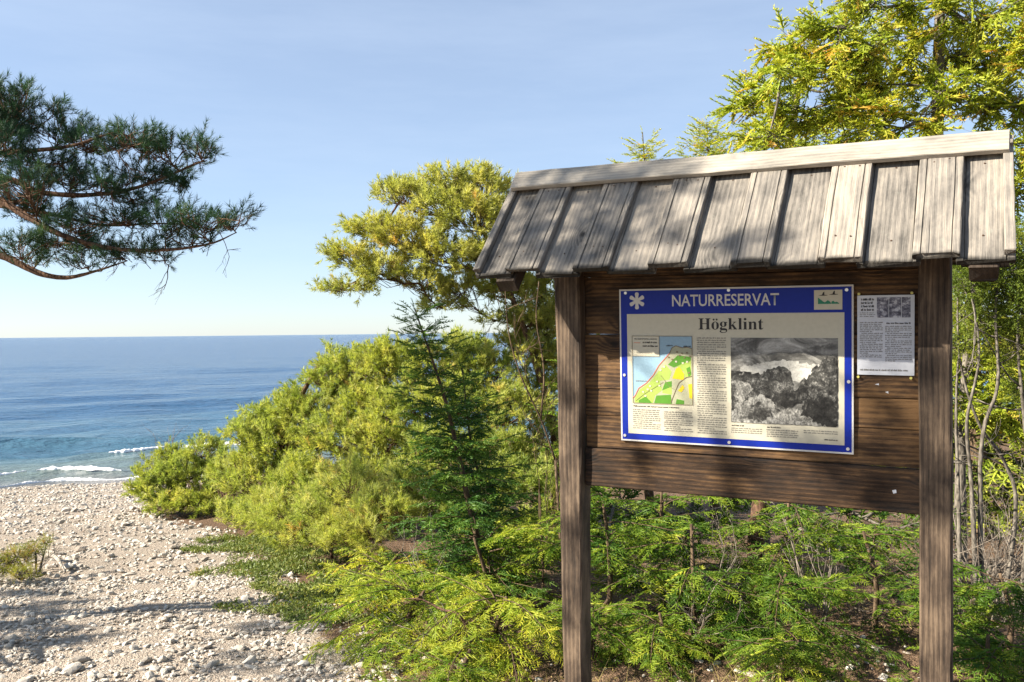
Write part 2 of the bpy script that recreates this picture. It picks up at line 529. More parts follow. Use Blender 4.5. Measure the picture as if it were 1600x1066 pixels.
xs, ys, rs = scatter_stones(11500, 3.3, 7.2, .0108, .42, .25)
x2, y2, r2 = scatter_stones(500, 3.3, 9.0, .020, .3)
xs, ys, rs = np.concatenate([xs, x2]), np.concatenate([ys, y2]), np.concatenate([rs, r2])
order = np.argsort(-(rs / ys)); big, small = order[:300], order[300:]
rock_me = [mesh_np('stone', v, f, np.full(len(v), .5)) for v, f in rocks1]
for me in rock_me: me.materials.append(M['stone'])
Rb = stone_rot(300)
for k, i in enumerate(big):
    o = link('stone', rock_me[k % 8], None, beach)
    r = rs[i]
    mt = Matrix(Rb[k].tolist()).to_4x4() @ Matrix.Diagonal((r * rng.uniform(.85, 1.25), r * rng.uniform(.8, 1.1), r * rng.uniform(.8, 1.3), 1))
    mt.translation = (xs[i], ys[i], gz(xs[i], ys[i]) + r * .25)
    o.matrix_world = mt
sh = Soup()
def put_rocks(x, y, r, tmpl):
    which = rng.integers(0, 8, len(x))
    for k in range(8):
        s_ = which == k; n = s_.sum()
        sc = r[s_][:, None] * np.stack([rng.uniform(.85, 1.25, n), rng.uniform(.8, 1.1, n), rng.uniform(.8, 1.35, n)], 1)
        p = np.stack([x[s_], y[s_], ground_z(x[s_], y[s_]) + r[s_] * rng.uniform(-.15, .4, n)], 1)
        sh.inst(tmpl[k], p, stone_rot(n), sc, rng.uniform(0, 1, n))
sel = rs[small] > .034
put_rocks(xs[small][sel], ys[small][sel], rs[small][sel], rocks1)
tiny = rs[small] < .0105
put_rocks(xs[small][~sel & ~tiny], ys[small][~sel & ~tiny], rs[small][~sel & ~tiny], rocks0)
put_rocks(xs[small][tiny], ys[small][tiny], rs[small][tiny], chips)
xf, yf, rf = scatter_stones(9500, 7.0, 19.0, .0190, .38, .3)
put_rocks(xf[rf > .02], yf[rf > .02], rf[rf > .02], rocks0)
put_rocks(xf[rf <= .02], yf[rf <= .02], rf[rf <= .02], chips)
# a thin scatter among the litter and behind the notice board
n = 500
xl = rng.uniform(-1.2, 2.3, n); yl = rng.uniform(3.3, 5.0, n); rl = np.clip(.014 * np.exp(rng.normal(size=n) * .5), .005, .05)
put_rocks(xl, yl, rl, rocks0)
o = sh.build('shingle', M['stone'], beach)
tag(o, None, None, None, 'stuff')

# sea ------------------------------------------------------------------
P0 = np.array([-10.1, 17.7]); AL = np.array([.9292, .3696]); OFF = np.array([-.3696, .9292])
SEA_Z = float(-1.44)
vv = axis(-60000, -16, 36, 60000, .75, 1.22); ww = axis(-2.5, 0, 24, 45000, .30, 1.09)
ww = ww[ww >= -2.5]
VV, WW = np.meshgrid(vv, ww)
wr = np.random.default_rng(3)


def wave_h(V, W):
    z = np.zeros_like(V)
    for i in range(16):
        lam = 1.1 * 1.17 ** i; a = wr_ang[i]; k = 2 * np.pi / lam
        ph = k * (np.cos(a) * W + np.sin(a) * V) + wr_ph[i]
        amp = .0068 * lam ** .85 * np.clip(1 - W / (lam * 22), 0, 1)
        z = z + amp * (np.sin(ph) + .25 * np.sin(2 * ph + 1))
    z = z * np.clip((W + .3) / 4, .12, 1)
    for w0, v0, v1, h in BREAK:
        bend = .35 * np.sin(V * .9 + w0) + .15 * np.sin(V * 2.3)
        z = z + h * np.exp(-((W - w0 - bend) / .38) ** 2) * np.clip((V - v0) / .8, 0, 1) * np.clip((v1 - V) / .8, 0, 1)
    return z


wr_ang = wr.normal(size=16) * .45; wr_ph = wr.uniform(0, 6.28, 16)
BREAK = [(4.9, .2, 6.0, .15), (1.9, -.2, 2.6, .10), (8.5, -6, 14, .12)]
HZ = SEA_Z + wave_h(VV, WW)
XY = P0[None, None] + VV[..., None] * AL + WW[..., None] * OFF
ny, nx = VV.shape
I = (np.arange(ny - 1)[:, None] * nx + np.arange(nx - 1)[None]).ravel()
sf = np.stack([I, I + 1, I + nx + 1, I + nx], 1)
m = NT('sea_water')
off = m.attr('offshore')
co = m.new('ShaderNodeTexCoord').outputs['Object']
rotm = m.new('ShaderNodeMapping'); m.l.new(co, rotm.inputs[0]); rotm.inputs['Rotation'].default_value = (0, 0, -math.atan2(.3696, .9292))
def sc(x, y):
    n_ = m.new('ShaderNodeMapping'); m.l.new(rotm.outputs[0], n_.inputs[0]); n_.inputs['Scale'].default_value = (x, y, 1); return n_.outputs[0]
patch = m.noise(sc(.02, .06), 1, 4); patch2 = m.noise(sc(.15, .5), 1, 3)
o2 = m.math('ADD', off, m.math('MULTIPLY', m.math('SUBTRACT', patch2, .5), .18))
col = m.ramp(o2, [(0, (.17, .16, .15)), (.10, (.14, .15, .145)), (.24, (.095, .135, .13)), (.42, (.050, .115, .165)), (.62, (.032, .088, .17)), (1, (.022, .064, .15))])
col = m.mix(m.ramp(patch, [(.35, (0, 0, 0)), (.65, (.6, .6, .6))]), col, m.mix(1.0, col, (.75, .85, .92), 'MULTIPLY'))
h = m.math('ADD', m.math('MULTIPLY', m.noise(sc(1.1, 2.6), 1, 5, .62), .22), m.math('ADD', m.math('MULTIPLY', m.noise(sc(.16, .5), 1, 4, .6), .7), m.math('MULTIPLY', m.noise(sc(7, 12), 1, 3), .035)))
M['sea'] = m.fin(col, .16, m.bump(h, 1.0, 1.0), spec=.14)
so = np.clip(np.log1p(np.clip(WW, 0, None)) / np.log(160.), 0, 1)
sea = link('sea', mesh_np('sea', np.concatenate([XY, HZ[..., None]], -1).reshape(-1, 3), sf, so.ravel(), True, 'offshore'), M['sea'])
tag(sea, 'blue sea with low waves reaching the horizon', None, None, 'structure')
mf = NT('foam')
M['foam'] = mf.fin(mf.ramp(mf.noise(mf.coord(), 22, 4, .7), [(.3, (.55, .58, .60)), (.55, (.86, .87, .87))]), .8, mf.bump(mf.noise(mf.coord(), 40, 4), .8, .02))


def foam(v0, v1, w0, wid, seed):
    r_ = np.random.default_rng(seed); n = int((v1 - v0) / .035); k = 9
    V = np.linspace(v0, v1, n); t = np.linspace(-1, 1, k)
    ns = np.interp(V, np.linspace(v0, v1, 26), r_.uniform(.15, 1.25, 26)) * np.clip(np.minimum(V - v0, v1 - V) / .35, .08, 1)
    jag = r_.uniform(.75, 1.2, (k, n))
    bend = .35 * np.sin(V * .9 + w0) + .15 * np.sin(V * 2.3)
    W = w0 - .12 + bend[None] + t[:, None] * wid * ns[None] * jag
    VVm = np.broadcast_to(V, W.shape)
    Z = SEA_Z + wave_h(VVm, W) + .012 + .05 * (1 - t[:, None] ** 2) * ns[None] * r_.uniform(.5, 1.1, (k, n)) - .03 * (np.abs(t[:, None]) > .95)
    P = P0 + VVm[..., None] * AL + W[..., None] * OFF
    I = (np.arange(k - 1)[:, None] * n + np.arange(n - 1)[None]).ravel()
    me = mesh_np('wave_foam', np.concatenate([P, Z[..., None]], -1).reshape(-1, 3), np.stack([I, I + 1, I + n + 1, I + n], 1), None, True)
    return link('wave_foam', me, M['foam'], sea)


foam(1.7, 3.2, 4.9, .12, 1)
foam(3.4, 6.4, 4.9, .11, 4)
foam(.35, 2.1, 1.9, .075, 2)
foam(-3.0, 4.6, .42, .030, 6)
foam(-1.2, .15, 2.0, .045, 3)

# ------------------------------------------------------------------ the notice board
KR = Matrix(((0.8847, 0.4660, -0.0098), (-0.4660, 0.8838, -0.0425), (-0.0112, 0.0422, 0.9990)))
ka = -0.485228; kb = 0.0421995; kg = 0.011205
KR = Matrix.Rotation(ka, 3, 'Z') @ Matrix.Rotation(kb, 3, 'X') @ Matrix.Rotation(kg, 3, 'Y')
K = KR.to_4x4(); K.translation = Vector((.451713, 3.735727, -.453333)) + EYE
# local frame: x along the board to the right, y away from the viewer, z up, origin at the sign's lower left corner
base = Vector((.48, .03, -1.13))
board = empty('notice_board', (0, 0, 0), 'weathered wooden notice board with a plank roof standing on two posts', 'notice board')
board.matrix_world = K @ Matrix.Translation(base)


def sec_rect(y0, y1, z0, z1, c=.004):
    return [(y0 + c, z0), (y1 - c, z0), (y1, z0 + c), (y1, z1 - c), (y1 - c, z1), (y0 + c, z1), (y0, z1 - c), (y0, z0 + c)]


def beam(name, org, xd, yd, L, sec, mat, parent, nseg=8, jit=.0012, taper=None, endj=.003):
    """timber with its grain along local X, cross-section sec in (y, z)"""
    n = len(sec); sec = np.array(sec, float)
    x = np.linspace(0, L, nseg + 1)
    wob = np.cumsum(rng.normal(size=(nseg + 1, 2)), 0) * jit * .5
    v = np.zeros((nseg + 1, n, 3))
    for i in range(nseg + 1):
        s_ = sec.copy()
        if taper: s_[:, 0] *= 1 + (taper - 1) * i / nseg
        v[i, :, 1:] = s_ + wob[i] + rng.normal(size=(n, 2)) * jit * .35
        v[i, :, 0] = x[i] + (rng.normal(size=n) * endj if i in (0, nseg) else 0)
    F = []
    for i in range(nseg):
        for k in range(n):
            a, b = i * n + k, i * n + (k + 1) % n
            F.append((a, a + n, b + n, b))
    F.append(tuple(range(n))); F.append(tuple(nseg * n + k for k in range(n - 1, -1, -1)))
    me = bpy.data.meshes.new(name)
    me.from_pydata(v.reshape(-1, 3).tolist(), [], F)
    me.update()
    o = link(name, me, mat, parent)
    xd = Vector(xd).normalized(); yd = Vector(yd).normalized(); zd = xd.cross(yd)
    mt = Matrix((xd, yd, zd)).transposed().to_4x4(); mt.translation = Vector(org) - (base if parent is board else Vector())
    o.matrix_local = mt
    LAST[0] = o
    return o


LAST = [None]
NAIL = bpy.data.meshes.new('nail')
NAIL.from_pydata([(.0032 * math.cos(a), .0032 * math.sin(a), h) for h in (-.002, .0008) for a in np.linspace(0, 2 * math.pi, 8, endpoint=False)], [], [tuple(range(8, 16))] + [(k, (k + 1) % 8, (k + 1) % 8 + 8, k + 8) for k in range(8)])
NAIL.materials.append(M['rust'])
X_, Y_, Z_ = (1, 0, 0), (0, 1, 0), (0, 0, 1)
# posts (grain up): local X = up, local Y = board x, local Z = board y
post_l = beam('post', (-.2265, .025, -1.32), (.0095, 0, 1), X_, 2.26, sec_rect(-.0415, .0415, -.055, .055, .006), M['post_wood'], board, 26, .0022, 1.45)
post_r = beam('post', (1.197, .025, -1.35), (-.008, 0, 1), X_, 2.28, sec_rect(-.053, .053, -.055, .055, .006), M['post_wood'], board, 26, .0018)
tag(post_l, 'left post with a dark steel anchor at its foot')
tag(post_r, 'right post split by a long crack')


def prism(name, pts, y0, y1, mat, parent, off=None):
    """polygon in the board plane with thickness from y0 (front) to y1"""
    n = len(pts)
    off = off if off is not None else (base if parent is board else Vector())
    v = [(p[0] - off[0], y0 - off[1], p[1] - off[2]) for p in pts] + [(p[0] - off[0], y1 - off[1], p[1] - off[2]) for p in pts]
    F = [tuple(range(n)), tuple(range(2 * n - 1, n - 1, -1))] + [(k, k + n, (k + 1) % n + n, (k + 1) % n) for k in range(n)]
    me = bpy.data.meshes.new(name); me.from_pydata(v, [], F); me.update()
    return link(name, me, mat, parent)


def circ(cx, cz, r, n=10):
    return [(cx + r * math.cos(2 * math.pi * k / n), cz + r * math.sin(2 * math.pi * k / n)) for k in range(n)]


def adopt(o, parent, grand):
    """make o (built in notice-board coordinates under grand) a child of parent, staying put"""
    ml = o.matrix_local.copy(); o.parent = parent
    o.matrix_local = parent.matrix_local.inverted() @ ml
    return o


for (bx, bz) in ((1.165, .09), (1.167, -.045), (1.168, -.145)):
    adopt(prism('bolt', circ(bx, bz, .0115), -.040, -.029, M['steel'], board), post_r, board)
for (bx, bz) in ((-.180, .045), (-.181, -.105), (-.178, .30)):
    adopt(prism('bolt', circ(bx, bz, .010), -.037, -.026, M['steel'], board), post_l, board)
anch = adopt(prism('post_anchor', [(-.238, -1.3), (-.178, -1.3), (-.178, -.835), (-.184, -.828), (-.232, -.828), (-.238, -.835)], -.0375, -.0325, M['steel'], board), post_l, board)
for bz in (-.875, -1.0, -1.10):
    adopt(prism('bolt', circ(-.207, bz, .008), -.044, -.0375, M['zinc'], board), post_l, board)
# wall planks, bottom one proud of the rest
for z0, z1, yf, th in ((-.203, -.042, -.002, .042), (-.0405, .0962, .012, .03), (.0972, .2092, .013, .03), (.2102, .4405, .0115, .03), (.4428, .682, .0125, .03), (.6824, .90, .012, .03)):
    beam('wall_plank', (-.162, 0, (z0 + z1) / 2), X_, Z_, 1.30, sec_rect(-(z1 - z0) / 2, (z1 - z0) / 2, -yf - th, -yf, .0035), M['wall_wood'], board, 22, .0005)
prism('paper_scrap', [(1.045, -.122), (1.058, -.118), (1.060, -.130), (1.049, -.134)], -.0035, -.002, M['paper'], board)
prism('paper_scrap', [(1.02, .235), (1.03, .238), (1.031, .229)], .0088, .0112, M['paper'], board)
prism('paper_scrap', [(.985, .262), (.998, .266), (.999, .259)], .0085, .0112, M['paper'], board)

# roof: apex line and slope frame
APEX = Vector((0, .05, 1.1543)); SL = Vector((0, -.4056, -.4278)).normalized(); NO = Vector((0, -.4278, .4056)).normalized()
edges = [-.5047, -.36, -.208, -.063, .088, .238, .392, .544, .684, .838, .98, 1.133, 1.274, 1.4216]


def roof_sec(w, t, groove):
    g, d = .006, .005
    h = w / 2
    if not groove: return sec_rect(-h, h, -t, 0, .002)
    a = h - .024
    return [(-h + .002, -t), (h - .002, -t), (h, -t + .002), (h, -.003), (h - .003, 0), (a + g / 2, 0), (a, -d), (a - g / 2, 0),
            (-a + g / 2, 0), (-a, -d), (-a - g / 2, 0), (-h + .003, 0), (-h, -.003)]


for side in (1, -1):
    sl = SL if side == 1 else Vector((0, -SL.y, SL.z)); no = NO if side == 1 else Vector((0, -NO.y, NO.z))
    for i in range(13):
        up = i % 2 == 1
        a, b = edges[i], edges[i + 1]
        if not up: a, b = a - (0 if i == 0 else .022), b + (0 if i == 12 else .022)
        w = b - a; lvl = -.0235 if up else -.0475
        L = .565 + rng.uniform(-.006, .006)
        xc = (a + b) / 2
        tw = rng.normal() * .004
        beam('roof_plank', APEX + Vector((xc, 0, 0)) + sl * .018 + no * lvl, sl + Vector((tw, 0, 0)), (side, 0, 0), L, roof_sec(w - .003, .0215, True), M['roof_wood'], board, 9, .0011, None, .0035)
        for sx_ in (.10, .46):
            for yy in ((-.022, .022) if up else (0,)):
                nl = link('nail', NAIL, None, LAST[0]); nl.location = (sx_ + rng.uniform(-.008, .008), yy + rng.uniform(-.005, .005), .0006)
    for x0 in (edges[0] + .016, edges[-1] - .016):
        beam('edge_batten', APEX + Vector((x0, 0, 0)) + sl * .018 + no * -.0235, sl, (side, 0, 0), .553, roof_sec(.031, .0215, False), M['roof_wood'], board, 9, .0011)
    # ridge board lies along the top of the planks
    beam('ridge_board', APEX + Vector((edges[0] + .012, 0, 0)) + sl * .052, (1, 0, 0), sl, edges[-1] - edges[0] - .026,
         sec_rect(-.052 if side == 1 else -.040, .052, -.0225 if side == -1 else 0, 0 if side == -1 else .0225, .003), M['ridge_wood'], board, 22, .0013)
    for x0 in (-.375, 1.335):
        beam('rafter', APEX + Vector((x0, 0, 0)) + sl * .07 + no * -.071, sl, (side, 0, 0), .53, sec_rect(-.042, .042, -.058, 0, .004), M['dark_wood'], board, 5)
    beam('purlin', APEX + Vector((-.23, 0, 0)) + sl * .47 + no * -.071, X_, -sl if side == 1 else sl, 1.50, sec_rect(-.03, .03, -.045, 0, .003), M['dark_wood'], board, 6)

# ------------------------------------------------------------------ the information sign
SW, SH = .9128, .628
so_ = Vector((SW / 2, 0, 0))
sign = empty('information_sign', (0, 0, 0), 'blue bordered cream information sign with map and landscape picture on the notice board', 'sign')
sign.matrix_world = K @ Matrix.Translation(so_)


def rect(x0, x1, z0, z1):
    return [(x0, z0), (x1, z0), (x1, z1), (x0, z1)]


def sp(name, pts, layer, mat, parent=None, th=.0006):
    """print layer on the sign; each layer sits a little proud of the one below"""
    return prism(name, pts, -.0007 * layer - th, -.0007 * layer + .0002, mat, parent or sign, so_)


def flatmesh(name, polys, y, mat, parent, off):
    """several polygons of one colour lying in the board plane"""
    v, F = [], []
    for p in polys:
        F.append(tuple(range(len(v), len(v) + len(p))))
        v += [(q[0] - off[0], y - off[1], q[1] - off[2]) for q in p]
    me = bpy.data.meshes.new(name); me.from_pydata(v, [], F); me.update()
    return link(name, me, mat, parent)


prism('edge_plate', rect(0, SW, 0, SH), -.0002, .010, M['alu'], sign, so_)
sp('blue_panel', rect(.0065, SW - .0065, .0065, SH - .0065), 0, M['blue'])
sp('cream_panel', rect(.033, .881, .032, .526), 1, M['cream'])
LY = -.0021


def sans(body, x0, x1, z0, z1, y, mat, parent, name, off, bold=.0):
    cu = bpy.data.curves.new('lettering', 'FONT'); cu.body = body; cu.resolution_u = 3; cu.offset = bold
    o = bpy.data.objects.new('lettering', cu); C.objects.link(o)
    me = bpy.data.meshes.new_from_object(o.evaluated_get(bpy.context.evaluated_depsgraph_get()))
    bpy.data.objects.remove(o)
    n = len(me.vertices); co = np.zeros(n * 3, np.float32); me.vertices.foreach_get('co', co); co = co.reshape(-1, 3)
    a, b = co.min(0), co.max(0)
    out = np.stack([x0 + (co[:, 0] - a[0]) / (b[0] - a[0]) * (x1 - x0) - off[0], np.full(n, y - off[1]), z0 + (co[:, 1] - a[1]) / (b[1] - a[1]) * (z1 - z0) - off[2]], 1)
    me.vertices.foreach_set('co', out.astype(np.float32).ravel()); me.name = name; me.materials.clear(); me.update()
    return link(name, me, mat, parent)


